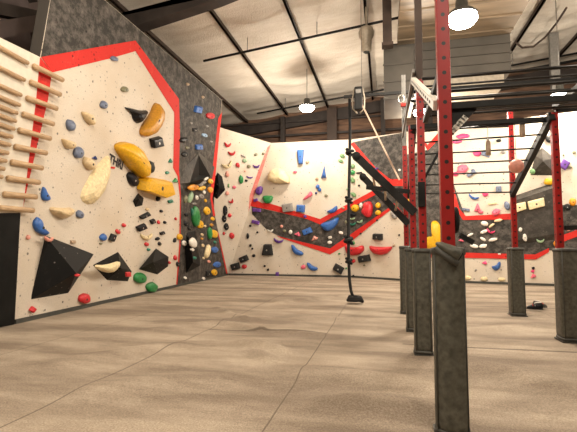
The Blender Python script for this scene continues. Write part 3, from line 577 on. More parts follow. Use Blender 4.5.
POLYS = [  # plane key, outline, colour, form, descriptive name, base, depth
 ('L', [(122, 106.8), (131, 108), (139, 110.5), (147.7, 110), (143, 117), (137.5, 124.5), (132, 120), (130.5, 112)], 'black', 'ridge', 'black ray-shaped winged hold beside the ochre hold', 0, .18),
 ('L', [(156, 102), (160, 109), (158.5, 119), (151, 132), (142, 137), (138, 133), (141, 124), (149, 114), (152.5, 104)], 'ochre', 'round', 'long ochre banana-shaped hold high on the left wall', 0, .25),
 ('L', [(80.5, 111), (85, 112), (90.5, 115), (91.5, 123), (90, 125.5), (85, 122), (81, 115)], 'beige', 'round', 'beige wedge hold between two blue-grey ovals, upper one', 0, .13),
 ('L', [(60, 138), (64, 139), (71.5, 141.5), (72, 146), (68, 149.5), (63, 147)], 'beige', 'round', 'beige rounded wedge hold left of a blue-grey oval, nearest the dowel rungs', 0, .13),
 ('L', [(83, 156), (88, 158), (92, 163), (91.5, 170), (86, 169), (81, 163)], 'beige', 'round', 'beige wedge hold beside the top of the long cream hold', 0, .13),
 ('L', [(109.5, 154.7), (108.5, 166), (104, 183), (98, 197), (89, 206.5), (79, 199.5), (81.5, 189), (93, 169), (103, 157)], 'cream', 'ridge', 'long cream drapery-shaped hold beside the yellow holds', 0, .17),
 ('L', [(112, 144.5), (121, 141), (130, 143), (137.5, 155), (144, 165), (142.6, 175), (136.7, 177.7), (127, 167.5), (117, 155)], 'yellow', 'round', 'upper of the two big yellow holds, long and slanting', 0, .34),
 ('L', [(137, 179), (140, 175.5), (164, 179.5), (168, 193), (158, 196.8), (136, 189)], 'yellow', 'block', 'lower of the two big yellow holds, squarish slab', 0, .30),
 ('L', [(42, 185), (44, 190), (49.5, 199), (45, 201), (41, 199.7), (39.8, 194)], 'blue', 'round', 'smaller blue claw-shaped hold right of the lowest dowel rungs', 0, .07),
 ('L', [(36, 216), (39, 218.5), (38.5, 225), (42, 229.5), (48, 232.5), (43, 235.5), (35, 232), (31.6, 226), (32, 221)], 'blue', 'round', 'larger blue crescent hold above the biggest black volume', 0, .09),
 ('L', [(48, 210), (50, 206.5), (60, 208), (72, 207), (71, 212.5), (64, 219), (55, 217)], 'beige', 'ridge', 'wide beige half-dome hold below the small blue claw hold', 0, .18),
 ('L', [(92, 264.6), (105, 264.8), (120, 260), (119, 267), (110, 273.5), (97.6, 270.5)], 'cream', 'ridge', 'long cream tooth-shaped hold across a black volume', .24, .10),
 ('B', [(268, 180), (270, 171), (276, 168.5), (284, 169), (289.5, 175), (291, 184), (286, 183), (278, 184), (272, 182)], 'cream', 'round', 'large cream rounded sloper high on the back wall', 0, .38),
 ('B', [(297.5, 149.7), (304.5, 149.3), (303.2, 164.3), (299.3, 164.6)], 'blue', 'block', 'tall blue trapezoid hold near top of the back wall', 0, .18),
 ('B', [(324.6, 165), (326.6, 178), (321, 178.6)], 'blue', 'ridge', 'slim blue cone hold on the back wall', 0, .16),
 ('B', [(302.5, 201), (305, 197), (309, 194), (310.5, 190.3), (313.7, 194.5), (308.5, 198.5)], 'pink', 'round', 'pink fin-shaped hold above the red and grey band', 0, .13),
 ('B', [(264.5, 244), (272, 244), (273.6, 255), (262.3, 255.2)], 'charcoal', 'block', 'large charcoal box hold below the left end of the grey band', 0, .2),
 ('B', [(320, 223.5), (330, 221), (339.5, 216), (338.5, 223), (333, 229.5), (327, 231.5), (322, 228)], 'blue', 'round', 'large blue half-moon hold in the bend of the grey band', 0, .22),
 ('B', [(326, 211.5), (332, 209), (337, 204.7), (338, 209.5), (334, 213), (329, 213)], 'blue', 'round', 'blue leaf-shaped hold above the bend of the red band', 0, .14),
 ('B', [(291, 244), (294, 245), (297, 249), (304, 252.5), (303, 255.5), (297, 255), (292.5, 251)], 'blue', 'round', 'upper of two blue banana holds under the red band', 0, .16),
 ('B', [(306.5, 262), (310, 263), (313, 266), (318.5, 267.5), (317, 271), (311, 270), (308, 267)], 'blue', 'round', 'lower of two blue banana holds near the floor', 0, .16),
 ('B', [(364.5, 202.5), (371, 200.5), (373.5, 206), (373, 213), (371, 218), (365.5, 216), (362.5, 211), (365, 207)], 'red', 'round', 'tall red hold beside the yellow ball on the grey band', 0, .2),
 ('B', [(345.5, 244), (351, 247), (358, 247), (363.5, 244.5), (365, 250), (360, 255), (351, 255.5), (347, 251)], 'red', 'round', 'left of two wide red smile-shaped holds behind the knotted rope', 0, .22),
 ('B', [(370, 245), (374, 246.5), (386, 247), (393.5, 246), (391, 251), (385, 255), (376, 254), (371.5, 250)], 'red', 'round', 'right of two wide red smile-shaped holds', 0, .22),
 ('B', [(423, 246), (425, 237), (432.5, 236), (433.5, 229), (430.5, 222), (436, 219.5), (441.5, 226), (443, 241), (437, 250), (427, 250.5)], 'yellow', 'round', 'big yellow hook-shaped hold seen left of the nearest red post', 0, .25),
 ('B', [(491, 266), (496, 265.5), (498.5, 261.5), (501, 262), (500.5, 268), (496, 271), (493, 269.5)], 'blue', 'ridge', 'blue fin-shaped hold on the low white strip beneath the red line', 0, .15),
 ('B', [(512.5, 204.5), (525.5, 201.5), (526.5, 209), (513.5, 213.5)], 'cream', 'block', 'left cream hangboard-like hold on the wide grey plate volume', .26, .1),
 ('B', [(527, 201.5), (544, 197), (545, 206), (529, 210)], 'cream', 'block', 'right cream hangboard-like hold on the wide grey plate volume', .26, .1)]
def half(x, y, w_, h_, ang): return [(x - w_ / 2, y - h_ * .35), (x, y - h_ * .42), (x + w_ / 2, y - h_ * .35), (x + w_ * .42, y + h_ * .2), (x + w_ * .2, y + h_ * .48), (x - w_ * .2, y + h_ * .48), (x - w_ * .42, y + h_ * .2)]
def cres(x, y, w_, h_, ang):
    pts = [(-.5, -.45), (-.25, -.1), (0, 0), (.25, -.1), (.5, -.5), (.48, 0), (.25, .42), (0, .5), (-.25, .42), (-.48, 0)]
    a0 = R(-ang); return [(x + dx * w_ * math.cos(a0) - dy * h_ * math.sin(a0), y + dx * w_ * math.sin(a0) + dy * h_ * math.cos(a0)) for dx, dy in pts]
def wedge(x, y, w_, h_, ang):
    pts = [(-.5, .35), (.05, -.5), (.5, .2), (.3, .5)]
    a0 = R(-ang); return [(x + dx * w_ * math.cos(a0) - dy * h_ * math.sin(a0), y + dx * w_ * math.sin(a0) + dy * h_ * math.cos(a0)) for dx, dy in pts]
FORM = {'o': 'rounded', 'b': 'block', 'c': 'curved', 't': 'pointed', 'h': 'half-round'}
LAND = {'L': [((60, 270), 'largest black volume'), ((112, 266), 'black volume with the cream tooth'), ((155, 262), 'black volume above the green domes'), ((138, 200), 'black diamond volume'), ((152, 187), 'squarish yellow hold'), ((127, 158), 'long slanting yellow hold'),
               ((150, 119), 'ochre banana hold'), ((95, 181), 'long cream hold'), ((38, 226), 'large blue crescent'), ((44, 193), 'small blue claw'), ((133, 113), 'black winged hold'), ((60, 212), 'beige half-dome'), ((113, 165), 'painted wall lettering'), ((136, 46), 'peak of the red band')],
        'P': [((198, 170), 'black pyramid hollow'), ((194, 252), 'tall black slab volume'), ((194.3, 216), 'long green hold'), ((213.3, 233.5), 'yellow ball hold'), ((209.5, 115.5), 'high red hold'), ((192.5, 187), 'orange hold'), ((216.5, 264), 'lowest blue hold'), ((221, 101), 'top corner of the pillar')],
        'C': [((219, 187), 'black wedge volume'), ((227, 164.7), 'cream curved hold'), ((240.8, 179.5), 'green oval hold'), ((256, 166), 'purple curved hold'), ((225, 218), 'charcoal stack of holds'), ((228, 270), 'foot of the grey pillar')],
        'B': [((279, 176), 'large cream sloper'), ((301, 157), 'blue trapezoid'), ((324, 172), 'blue cone'), ((308, 196), 'pink fin'), ((268, 249), 'large charcoal box'), ((268, 199), 'green half-dome'), ((331, 225), 'blue half-moon'), ((297, 249), 'upper blue banana'), ((312, 267), 'lower blue banana'),
               ((368, 210), 'tall red hold'), ((355, 249), 'left red smile hold'), ((382, 250), 'right red smile hold'), ((356, 208), 'yellow ball'), ((349, 153), 'top rope knot'), ((462, 169), 'pink boulder hold'), ((477, 208), 'pink pointed hold'), ((490, 231), 'magenta hold on the grey'), ((497, 266), 'blue fin'),
               ((543, 161), 'dark pentagon volume'), ((536, 210), 'wide grey plate volume'), ((559, 190), 'right red post'), ((433, 236), 'yellow hook hold'), ((378, 209), 'yellow pair'), ((405, 200), 'group of red posts'), ((467, 138), 'black corner gusset')]}
ZONE = {'L': 'on the left wall', 'P': 'on the grey pillar', 'C': 'on the slanted corner wall', 'B': 'on the back wall'}
GRP = {'L': 'climbing holds on the big left wall', 'P': 'climbing holds on the grey pillar', 'C': 'climbing holds on the corner wall', 'B': 'climbing holds on the back wall'}
auto = []
for key, rows in (('L', LEFT), ('P', PILLAR), ('C', CORNER), ('B', BACK)):
    for rw in rows:
        x, y, w_, h_, ang, colr, form = rw[:7]; base = rw[7] if len(rw) > 7 else 0
        if key == 'B' and x > 450 and 130 < y < 216: w_ *= 1.2; h_ *= 1.15
        pl = {'L': Q, 'P': Q, 'C': CW}.get(key) or plane_for(x, y)
        DF = {'L': .30, 'P': .20, 'C': .32, 'B': .40}[key]
        if form == 'o': ol = oval(x, y, w_, h_, ang, 14 if w_ * h_ > 18 else 9); kd = 'round'
        elif form == 'b': ol = rect(x, y, w_, h_, ang); kd = 'block'
        elif form == 'c': ol = smooth_poly(cres(x, y, w_, h_, ang), 1); kd = 'round'
        elif form == 'h': ol = smooth_poly(half(x, y, w_, h_, ang), 1); kd = 'round'
        else: ol = wedge(x, y, w_, h_, ang); kd = 'ridge'
        o, sz = hold(pl, ol, colr, kd, base=base, shift=(0, -.08))
        if form in 'bt' and sz > .12:
            bv = o.modifiers.new('bevel', 'BEVEL'); bv.width = .015; bv.segments = 2
        (lx, ly), ln = min(LAND[key], key=lambda l: (l[0][0] - x) ** 2 + (l[0][1] - y) ** 2 + (0 if (abs(l[0][0] - x) + abs(l[0][1] - y)) > 3 else 1e6))
        dx, dy = x - lx, y - ly; adx, ady = abs(dx), abs(dy)
        if ady > 2.2 * adx: rel = 'above' if dy < 0 else 'below'
        elif adx > 2.2 * ady: rel = 'left of' if dx < 0 else 'right of'
        else: rel = ('above-' if dy < 0 else 'below-') + ('left of' if dx < 0 else 'right of')
        ms = w_ * h_; size = 'tiny' if ms < 12 else 'small' if ms < 30 else 'medium' if ms < 75 else 'large'
        auto.append([o, size, CN[colr], FORM[form], ZONE[key], rel, ln, x, y, key])
from collections import defaultdict
byl = defaultdict(list)
for a in auto: byl[(a[1], a[2], a[3], a[4], a[5], a[6])].append(a)
for k, L in byl.items():
    base_l = ('%s %s %s hold %s the %s' % (k[0], k[1], k[2], k[4], k[5])); zn = ' ' + k[3]
    if len(L) == 1: texts = [base_l + (zn if len((base_l + zn).replace('-', ' ').split()) <= 16 else '')]
    else:
        hor = max(a[7] for a in L) - min(a[7] for a in L) > max(a[8] for a in L) - min(a[8] for a in L)
        L.sort(key=lambda a: a[7] if hor else a[8]); n = len(L)
        nm = (['leftmost', 'rightmost'] if hor else ['uppermost', 'lowest']); mid = {3: ['middle'], 4: ['second', 'third'], 5: ['second', 'third', 'fourth'], 6: ['second', 'third', 'fourth', 'fifth']}.get(n, [])
        texts = [base_l + ', ' + q + ('' if q in ('middle',) or q in nm else (' from left' if hor else ' from top')) for q in [nm[0]] + mid + [nm[1]]]
    for a, t in zip(L, texts):
        tag(a[0], t, 'climbing hold', GRP[a[9]])
for key, ol, colr, kd, lab, base, dep in POLYS:
    x, y = sum(p[0] for p in ol) / len(ol), sum(p[1] for p in ol) / len(ol)
    pl = Q if key == 'L' else plane_for(x, y)
    if kd == 'round' or (kd == 'ridge' and len(ol) > 5): ol = smooth_poly(ol, 2 if kd == 'round' else 1)
    o, sz = hold(pl, ol, colr, kd, dep, base, shift=(0, -.06), bolt=kd != 'ridge')
    if kd != 'round':
        bv = o.modifiers.new('bevel', 'BEVEL'); bv.width = .02; bv.segments = 2
    tag(o, lab, 'climbing hold', GRP[key])

# ------------------------------------------------------------------ training rig
XA, XB = .385, 2.22
YA, YB, YC, YD, YE, YG = 2.95, 5.03, 6.35, 7.95, 8.12, 6.12
rig = tag(empty('training_rig', (XA, YA, 0)), 'tall red and black steel training rig with rungs, bars and padded posts', 'training rig')
T = .082
def post(x, y, z, mat='rig_red', z0=0):
    bm = B(); box(bm, (x, y, (z + z0) / 2), (T, T, z - z0), bev=.006)
    o = from_bm('post', bm, 'post_red', rig)
    return o
post(XA + .02, YA, 3.05); post(XA + .04, YB, 3.12); post(XA + .02, YC, 2.95); post(XA, YD, 3.02); post(XB, YE, 3.6); post(XB - .02, YG, 2.95); post(XB, YB, 3.05); post(XB, YA, 3.05)
def rb(name, a, b, w_, h_, mat='rig_black', **k):
    bm = B(); beam(bm, a, b, w_, h_, bev=.004, **k); return from_bm(name, bm, mat, rig)
def rt(name, a, b, r, mat='bar_steel'):
    bm = B(); tube(bm, [a, b], r, 10); return from_bm(name, bm, mat, rig, True)
# extensions
rb('post_extension', (XA + .04, YB, 3.12), (XA + .04, YB, zc(XA) - .12), .078, .078, 'purlin'); rb('post_extension', (XA, YD, 3.02), (XA, YD, 4.35), .07, .07, 'steel')
rb('perforated_rail', (XA - .03, YB - .1, 3.2), (XA - .03, YD + .05, 3.2), .03, .045, 'steel')
# top frame
rb('crossbeam', (XA, YB, 2.98), (XB, YB, 2.98), .055, .055); rb('crossbeam', (XA, YC - .12, 2.90), (XB, YC - .12, 2.90), .06, .06)
rb('crossbeam', (XB, YA, 3.02), (XB, YG, 3.02), .075, .075); rb('crossbeam', (XA, YA, 2.96), (XB, YA, 2.96), .075, .075)
rb('crossbeam', (XA + .04, YA, 2.13), (XB - .04, YA, 2.13), .03, .045)
rb('crossbeam', (XA, YD, 3.35), (XB, YE, 3.35), .07, .07); rb('crossbeam', (XB, YG, 2.98), (XB + 2.6, YG, 2.98), .05, .05); rb('crossbeam', (XB, YB, 3.1), (XB + 2.6, YB, 3.0), .05, .05)
for k in range(6):
    y = 4.5 + k * .31; rt('pull_up_bar', (XA + .02, y, 2.93 + .03 * (k % 3)), (XB + (1.9 if k % 2 else 0), y, 2.93 + .03 * (k % 3)), .012 if k % 3 else .018)
for k in range(2):
    y = 5.7 + k * .5; rt('pull_up_bar', (XA + .02, y, 3.22 + .05 * k), (XB + 2.2, y, 3.22 + .05 * k), .022, 'rig_black')
rb('crossbeam', (XA, YB + .02, 3.22), (XA, YD, 3.5), .05, .06)
for k in range(4):
    rt('pull_up_bar', (XA + .04, YA + .35 + .2 * k, 2.36 + .0 * k), (XB, YA + .35 + .2 * k, 2.36), .011)
rb('crossbeam', (XB, YA, 2.36), (XB, YA + 1.1, 2.36), .05, .05); rb('crossbeam', (XA, YA, 2.36), (XA, YA + 1.1, 2.36), .04, .05)
# slanted ladder between the post pairs
top_r, bot_r = Vector((XB - .06, YG - .05, 2.90)), Vector((XB - .03, YE - .05, 2.10)); top_l, bot_l = Vector((XA + .06, YC - .1, 2.90)), Vector((XA + .06, YD, 2.10))
rb('ladder_rail', top_r, bot_r, .075, .115); rb('ladder_rail', top_l, bot_l, .06, .09)
for py in (127, 139, 151.5, 162.5, 173.5, 184, 193):
    best = min((abs((lambda p: CY - F * (p - EYEP).dot(upv) / (p - EYEP).dot(fwd))(top_r.lerp(bot_r, t / 200).lerp(top_l.lerp(bot_l, t / 200), .5)) - py), t / 200) for t in range(201))[1]
    rt('ladder_rung', top_l.lerp(bot_l, best), top_r.lerp(bot_r, best), .013)
for t in (.03, .12, .3):
    bm = B(); c = top_r.lerp(bot_r, t) + Vector((-.035, -.02, .05)); bmesh.ops.create_icosphere(bm, subdivisions=2, radius=.022, matrix=Matrix.Translation(c)); from_bm('bolt', bm, 'bolt_steel', rig, True)
# white perforated diagonal brace between the two nearest posts
a_, b_ = Vector((XA - .03, YB - .06, 3.10)), Vector((XA - .02, YA + .05, 2.16))
br = rb('diagonal_brace', a_, b_, .05, .07, 'white_paint', side=(1, 0, 0))
bm = B(); dd = (b_ - a_); nrm = Vector((-1, 0, 0))
for t in [.06 + .07 * k for k in range(13)]:
    c = a_ + dd * t + Vector((-.026, 0, 0)); beam(bm, c - dd.normalized() * .03, c + dd.normalized() * .03, .004, .018, side=(1, 0, 0))
    if int(t * 100) % 3: c = a_ + dd * t + Vector((-.03, 0, 0)) - dd.normalized().cross(Vector((1, 0, 0))) * .036; beam(bm, c - dd.normalized() * .03, c + dd.normalized() * .03, .02, .004, side=(1, 0, 0))
from_bm('slot', bm, 'bolt_hole', br)
# black gusset plate with white lettering
bm = B(); g0 = Vector((XA + .04, YA + .01, 2.14)); prism(bm, [g0, g0 + Vector((.20, 0, 0)), g0 + Vector((.20, 0, -.02)), g0 + Vector((.035, 0, -.20)), g0 + Vector((0, 0, -.20))], Vector((0, .012, 0)))
gus = from_bm('gusset_plate', bm, 'rig_black', rig)
text_on('gusset_lettering', 'ROGUE', Plane(g0, (0, -1, 0)), (454, 132.5), (471, 114), .036, 'white_paint', gus, .002, True)
# black sleeve and strut at the second post
rb('hook_sleeve', (XA + .03, YB - .06, 1.64), (XA + .03, YB - .06, 1.92), .075, .05); rb('strut', yp(422.5, 182, YB), yp(441, 148, YB), .03, .03); rb('strut', (XA - .02, YC - .05, 1.98), (-.25, YC - .05, 2.06), .05, .06)
# outrigger arms reaching left over the floor, joined by two wooden rungs
arms = []
for Y, p, q in ((YC, (356.5, 156.5), (415, 213)), (YD, (363, 177), (408.5, 224))):
    a, b = yp(*p, Y - .05), yp(*q, Y - .05); rb('outrigger_arm', b, a, .085, .115, side=(0, 1, 0)); arms.append((a, b))
    bm = B(); bmesh.ops.create_cone(bm, cap_ends=True, segments=14, radius1=.065, radius2=.065, depth=.10, matrix=Matrix.Translation(a) @ Matrix.Rotation(R(90), 4, 'X')); from_bm('arm_end_cap', bm, 'rope_black', rig, True)
for t in (.28, .5, .72): rt('arm_rung', arms[0][0].lerp(arms[0][1], t), arms[1][0].lerp(arms[1][1], t), .018, 'wood_grip')
# black round bumper behind the nearest post, just above its pad
bm = B(); bmesh.ops.create_cone(bm, cap_ends=True, segments=28, radius1=.09, radius2=.09, depth=.03, matrix=Matrix.Translation((XA + .085, YA + .10, 1.375)) @ Matrix.Rotation(R(90), 4, 'Y'))
bmesh.ops.bevel(bm, geom=[e for e in bm.edges if e.is_manifold], offset=.008, segments=1, affect='EDGES'); from_bm('bumper_disc', bm, 'rope_black', rig, True)
bm = B(); beam(bm, (XA + .09, YA - .02, 1.27), (XA + .17, YA - .02, 1.22), .06, .03); from_bm('bracket', bm, 'rig_black', rig)
rb('crossbeam', (XB + .04, YG, 1.43), (XB + 1.2, YG, 1.48), .05, .06)

# ------------------------------------------------------------------ post pads
def pad(x, y, w_, h_, label, round_=False):
    e = tag(empty('post_pad', (x, y, 0)), label, 'post pad', 'grey padded sleeves around the rig posts')
    prof = [(w_ / 2 * .97, .05), (w_ / 2 * 1.0, .10), (w_ / 2 * .985, h_ * .5), (w_ / 2, h_ - .05), (w_ / 2 * .96, h_)]
    bm = B(); n = 32; ex = 2.0 if round_ else 6.0; rings = []
    def ringpt(r, a): c, s = math.cos(a), math.sin(a); k = (abs(c) ** ex + abs(s) ** ex) ** (-1 / ex); return (x + r * k * c, y + r * k * s)
    inner = .058
    fullp = prof + [(inner, h_ + .004), (inner, .02)]
    for r, z in fullp: rings.append([bm.verts.new((*ringpt(r * (1 if r > inner else 1), 2 * math.pi * k / n + .02), z)) for k in range(n)])
    for a, b in zip(rings, rings[1:]):
        for k in range(n): bm.faces.new([a[k], a[(k + 1) % n], b[(k + 1) % n], b[k]])
    for k in range(n): bm.faces.new([rings[-1][k], rings[-1][(k + 1) % n], rings[0][(k + 1) % n], rings[0][k]])
    from_bm('sleeve', bm, 'pad_vinyl', e, True)
    for nm, z0, z1, g in (('bottom_hem', .025, .055, .004), ('top_collar', h_ - .045, h_ - .005, .006)):
        bm = B(); rr_ = []
        for rr2, z in ((w_ / 2 + g, z0), (w_ / 2 + g, z1), (w_ / 2 - .02, z1), (w_ / 2 - .02, z0)): rr_.append([bm.verts.new((*ringpt(rr2, 2 * math.pi * k / n + .02), z)) for k in range(n)])
        for i in range(4):
            a, b = rr_[i], rr_[(i + 1) % 4]
            for k in range(n): bm.faces.new([a[k], a[(k + 1) % n], b[(k + 1) % n], b[k]])
        from_bm(nm, bm, 'pad_dark', e, True)
    for sx in (-1, 1):
        bm = B(); q = ringpt(w_ / 2, R(-90 + sx * (39 if not round_ else 60)))
        tube(bm, [(q[0], q[1], .05), (q[0], q[1], h_ - .02)], .006, 6); from_bm('piping', bm, 'pad_seam', e, True)
    bm = B(); boxab(bm, (x - w_ * .53, y - w_ * .53, .004), (x + w_ * .53, y + w_ * .53, .02)); from_bm('base_plate', bm, 'pad_dark', e)
    return e
pad(XA + .018, YA, .205, 1.19, 'nearest and largest grey padded sleeve, a rolled flap across its top', True)
pad(XA + .02, YB, .195, 1.17, 'grey squared padded sleeve around the second red post from the front')
pad(XA, YC, .20, 1.17, 'third grey-green padded sleeve in the row, mostly hidden behind the second')
pad(XA - .02, YD, .21, 1.20, 'farthest grey padded sleeve of the left row, beside a tiny gap of floor')
pad(XB, YE, .24, 1.17, 'narrow-looking grey padded sleeve on the far right post, left of the shoes')
pad(XB + .06, YG, .27, 1.17, 'grey padded sleeve at right edge, right of the shoes')
# rolled flap lying over the near pad
e = tag(empty('rolled_pad_flap', (XA + .07, YA - .05, 1.195)), 'rolled grey-green vinyl flap slumped over top of the nearest padded post', 'pad flap')
bm = B(); a = yp(436, 243, YA - .09); b = yp(459, 256, YA - .10); n = 20
ax = (b - a).normalized(); u1 = Vector((0, -1, 0)); u1 = (u1 - ax * u1.dot(ax)).normalized(); v1 = ax.cross(u1)
def rr3(p, ru, rv): return [bm.verts.new(p + u1 * ru * math.cos(2 * math.pi * k / n) + v1 * rv * math.sin(2 * math.pi * k / n)) for k in range(n)]
rings = [rr3(a + ax * .0, .03, .008), rr3(a + ax * .03, .045, .025), rr3(a.lerp(b, .6), .05, .040), rr3(b, .055, .046), rr3(b + ax * .004, .042, .034), rr3(b - ax * .08, .038, .030)]
for p, q in zip(rings, rings[1:]):
    for k in range(n): bm.faces.new([p[k], p[(k + 1) % n], q[(k + 1) % n], q[k]])
bm.faces.new(rings[0][::-1]); bm.faces.new(rings[-1])
from_bm('outer_roll', bm, 'pad_vinyl', e, True)
bm = B(); tube(bm, [b - ax * .05, b + ax * .012], .030, 14); from_bm('inner_roll', bm, 'rope_black', e, True)
bm = B(); tube(bm, [a + Vector((-.005, -.01, -.03)), a.lerp(b, .5) + Vector((0, -.035, -.055)), b + Vector((-.01, -.03, -.05))], .02, 8); from_bm('lower_fold', bm, 'pad_dark', e, True)

# ------------------------------------------------------------------ things hanging from the rig
def hang(name, px, y0, y1, Y, label, body, strap='red_strap', r=.004):
    t = yp(px, y0, Y); b = yp(px, y1, Y); e = tag(empty(name, b), label, 'hanging grip', 'training grips hanging from the rig')
    bm = B(); tube(bm, [(b.x, b.y, 2.86), b], r, 6); from_bm('strap', bm, strap, e, True)
    body(b, e); return e
def cyl_body(mat, hgt, r):
    def f(b, e):
        bm = B(); lathe(bm, b - Vector((0, 0, hgt)), [(r * .85, 0), (r, .01), (r, hgt - .012), (r * .7, hgt - .002), (.008, hgt + .01)], 18); from_bm('grip', bm, mat, e, True)
        bm = B(); bmesh.ops.create_icosphere(bm, subdivisions=2, radius=.018, matrix=Matrix.Translation(b + Vector((0, 0, .02)))); from_bm('eye_bolt', bm, 'bolt_steel', e, True)
    return f
def ball_body(b, e):
    bm = B(); bmesh.ops.create_uvsphere(bm, u_segments=24, v_segments=16, radius=.095, matrix=Matrix.Translation(b - Vector((0, 0, .085)))); from_bm('ball', bm, hm('salmon'), e, True)
hang('hanging_grip', 488, 115, 141, YC - .1, 'pale wooden cylinder grip hanging in front of the ladder rungs', cyl_body('wood_grip', .20, .032), 'strap')
hang('hanging_grip', 522, 112, 124, YC - .1, 'wooden cylinder grip on a short red strap near the slanted rail', cyl_body('wood_grip', .18, .036), 'red_strap', .016)
hang('hanging_ball', 516, 112, 160, YC - .15, 'dusty pink ball grip hanging in front of the red post', ball_body, 'bar_steel')

# overhead pipe, belay device and knotted rope
YRP = 9.0
pp = tag(empty('overhead_bar', yp(349, 97, YRP)), 'thin black bar hung overhead carrying the knotted rope and belay box', 'steel bar')
l, r_ = yp(344, 97, YRP), yp(420, 88, YRP); zb = l.z
bm = B(); beam(bm, (l.x, YRP, zb), (XA + 1.2, YRP, zb), .05, .06); from_bm('bar', bm, 'rig_black', pp)
for x in (-.42, XA + .9):
    bm = B(); tube(bm, [(x, YRP, zb), (x, YRP, zc(x) - .05)], .005, 6); from_bm('hanger_rod', bm, 'purlin', pp, True)
e = tag(empty('knotted_rope', fl(354, 303)), 'black knotted climbing rope hanging from overhead bar down to the floor', 'rope')
path = [(349.5, 99), (350, 125), (349.8, 152), (349.2, 180), (348.8, 200), (348.6, 222), (348.4, 242), (348.8, 262), (349.5, 280), (351, 291), (353.5, 298)]
pts = [yp(x, y, YRP) for x, y in path]; bm = B(); tube(bm, pts, .032, 10); from_bm('rope', bm, 'rope_black', e, True)
for x, y, s in ((349.8, 152, 1.25), (348.8, 200, 1.15), (348.4, 240, 1.4), (348.8, 261, 1.05)):
    c = yp(x, y, YRP); bm = B(); seg = []
    for k in range(25):
        t = k / 24 * 2 * math.pi * 1.5; seg.append(c + Vector((math.cos(t) * .05 * s, math.sin(t) * .05 * s, (k / 24 - .5) * .10 * s)))
    tube(bm, seg, .028 * s, 8); from_bm('knot', bm, 'rope_black', e, True)
bm = B(); c = fl(355, 304); seg = []
for k in range(60):
    t = k / 59 * 2 * math.pi * 2.6; rad = .15 - .045 * k / 59; seg.append(Vector((c.x + math.cos(t) * rad, c.y + math.sin(t) * rad * .8, .06 + .09 * k / 59)))
tube(bm, [pts[-1]] + seg[::-1], .038, 8); from_bm('coiled_end', bm, 'rope_black', e, True)
e = tag(empty('belay_device', yp(359, 112, YRP - .1)), 'grey and black belay box hanging from the overhead bar beside the rope', 'belay device')
c = yp(358.5, 99, YRP - .12); bm = B(); box(bm, c, (.17, .16, .50), bev=.03); from_bm('housing', bm, 'rig_black', e)
bm = B(); box(bm, c + Vector((0, -.085, .14)), (.11, .02, .09), bev=.008); from_bm('label_plate', bm, 'steel', e)
for sx in (-1, 1):
    bm = B(); tube(bm, [c + Vector((sx * .09, 0, .22)), c + Vector((sx * .125, -.02, 0)), c + Vector((sx * .12, -.02, -.2)), c + Vector((sx * .03, 0, -.31))], .016, 8); from_bm('side_frame', bm, 'beige_metal', e, True)
s0 = c + Vector((.06, 0, -.1)); s1 = yp(399.5, 180, YD - .1); bm = B(); beam(bm, s0, s1, .03, .012, side=(1, 0, 0)); from_bm('webbing', bm, 'strap', e)
e = tag(empty('pulley', yp(402, 103, YD - .1)), 'small steel ring and pulley with red tape at top of a red post', 'pulley')
c = yp(401, 99, YD - .1); bm = B(); seg = [c + Vector((math.cos(t) * .05, 0, math.sin(t) * .075)) for t in [k / 20 * 2 * math.pi for k in range(21)]]; tube(bm, seg, .013, 6); from_bm('ring', bm, 'bolt_steel', e, True)
bm = B(); box(bm, yp(404, 105, YD - .1), (.12, .05, .06), bev=.01); from_bm('block', bm, 'red_strap', e)

# ------------------------------------------------------------------ shoes on the floor
def shoe(x, y, rz, label, c):
    e = tag(empty('climbing_shoe', (x, y, 0)), label, 'shoe', 'pair of shoes left on the mats'); e.rotation_euler.z = 0
    M = Matrix.Translation((x, y, .03)) @ Matrix.Rotation(rz, 4, 'Z')
    sec = [(-.125, .030, .075), (-.10, .036, .085), (-.05, .038, .080), (0, .042, .065), (.05, .048, .05), (.10, .040, .036), (.135, .015, .02)]
    for nm, z0, k, mat in (('upper', .012, 1, c), ('sole', 0, 1.08, 'rope_black')):
        bm = B(); rings = []
        for lx, hw, hh in sec:
            hh = hh * 1.45 if nm == 'upper' else .02; ring = []
            for j in range(14):
                t = 2 * math.pi * j / 14; ring.append(bm.verts.new(M @ Vector((lx * (1 if nm == 'upper' else 1.04), math.cos(t) * hw * k * 1.2, z0 + max(0, (math.sin(t) + .5) / 1.5) * hh))))
            rings.append(ring)
        for a, b in zip(rings, rings[1:]):
            for j in range(14): bm.faces.new([a[j], a[(j + 1) % 14], b[(j + 1) % 14], b[j]])
        bm.faces.new(rings[0][::-1]); bm.faces.new(rings[-1]); from_bm(nm, bm, mat, e, True)
    bm = B(); seg = [M @ Vector((-.055 + math.cos(t) * .05, math.sin(t) * .032, .128 - math.cos(t) * .006)) for t in [k / 16 * 2 * math.pi for k in range(17)]]; tube(bm, seg, .008, 6); from_bm('ankle_opening', bm, 'white_paint', e, True)
    for q in (.0, .035):
        bm = B(); tube(bm, [M @ Vector((q, -.05, .07)), M @ Vector((q, 0, .112 - q * .5)), M @ Vector((q, .05, .07))], .009, 6); from_bm('closure_strap', bm, 'red_strap' if q else 'white_paint', e, True)
sp = fl(535, 311); shoe(sp.x, sp.y, R(170), 'left dark shoe of the pair lying between the two right padded posts', 'hold_black' if 'hold_black' in MATS else 'rope_black')
sp = fl(541, 309.5); shoe(sp.x, sp.y + .05, R(20), 'right dark shoe of the pair, with red strap, between the right padded posts', 'pad_dark')

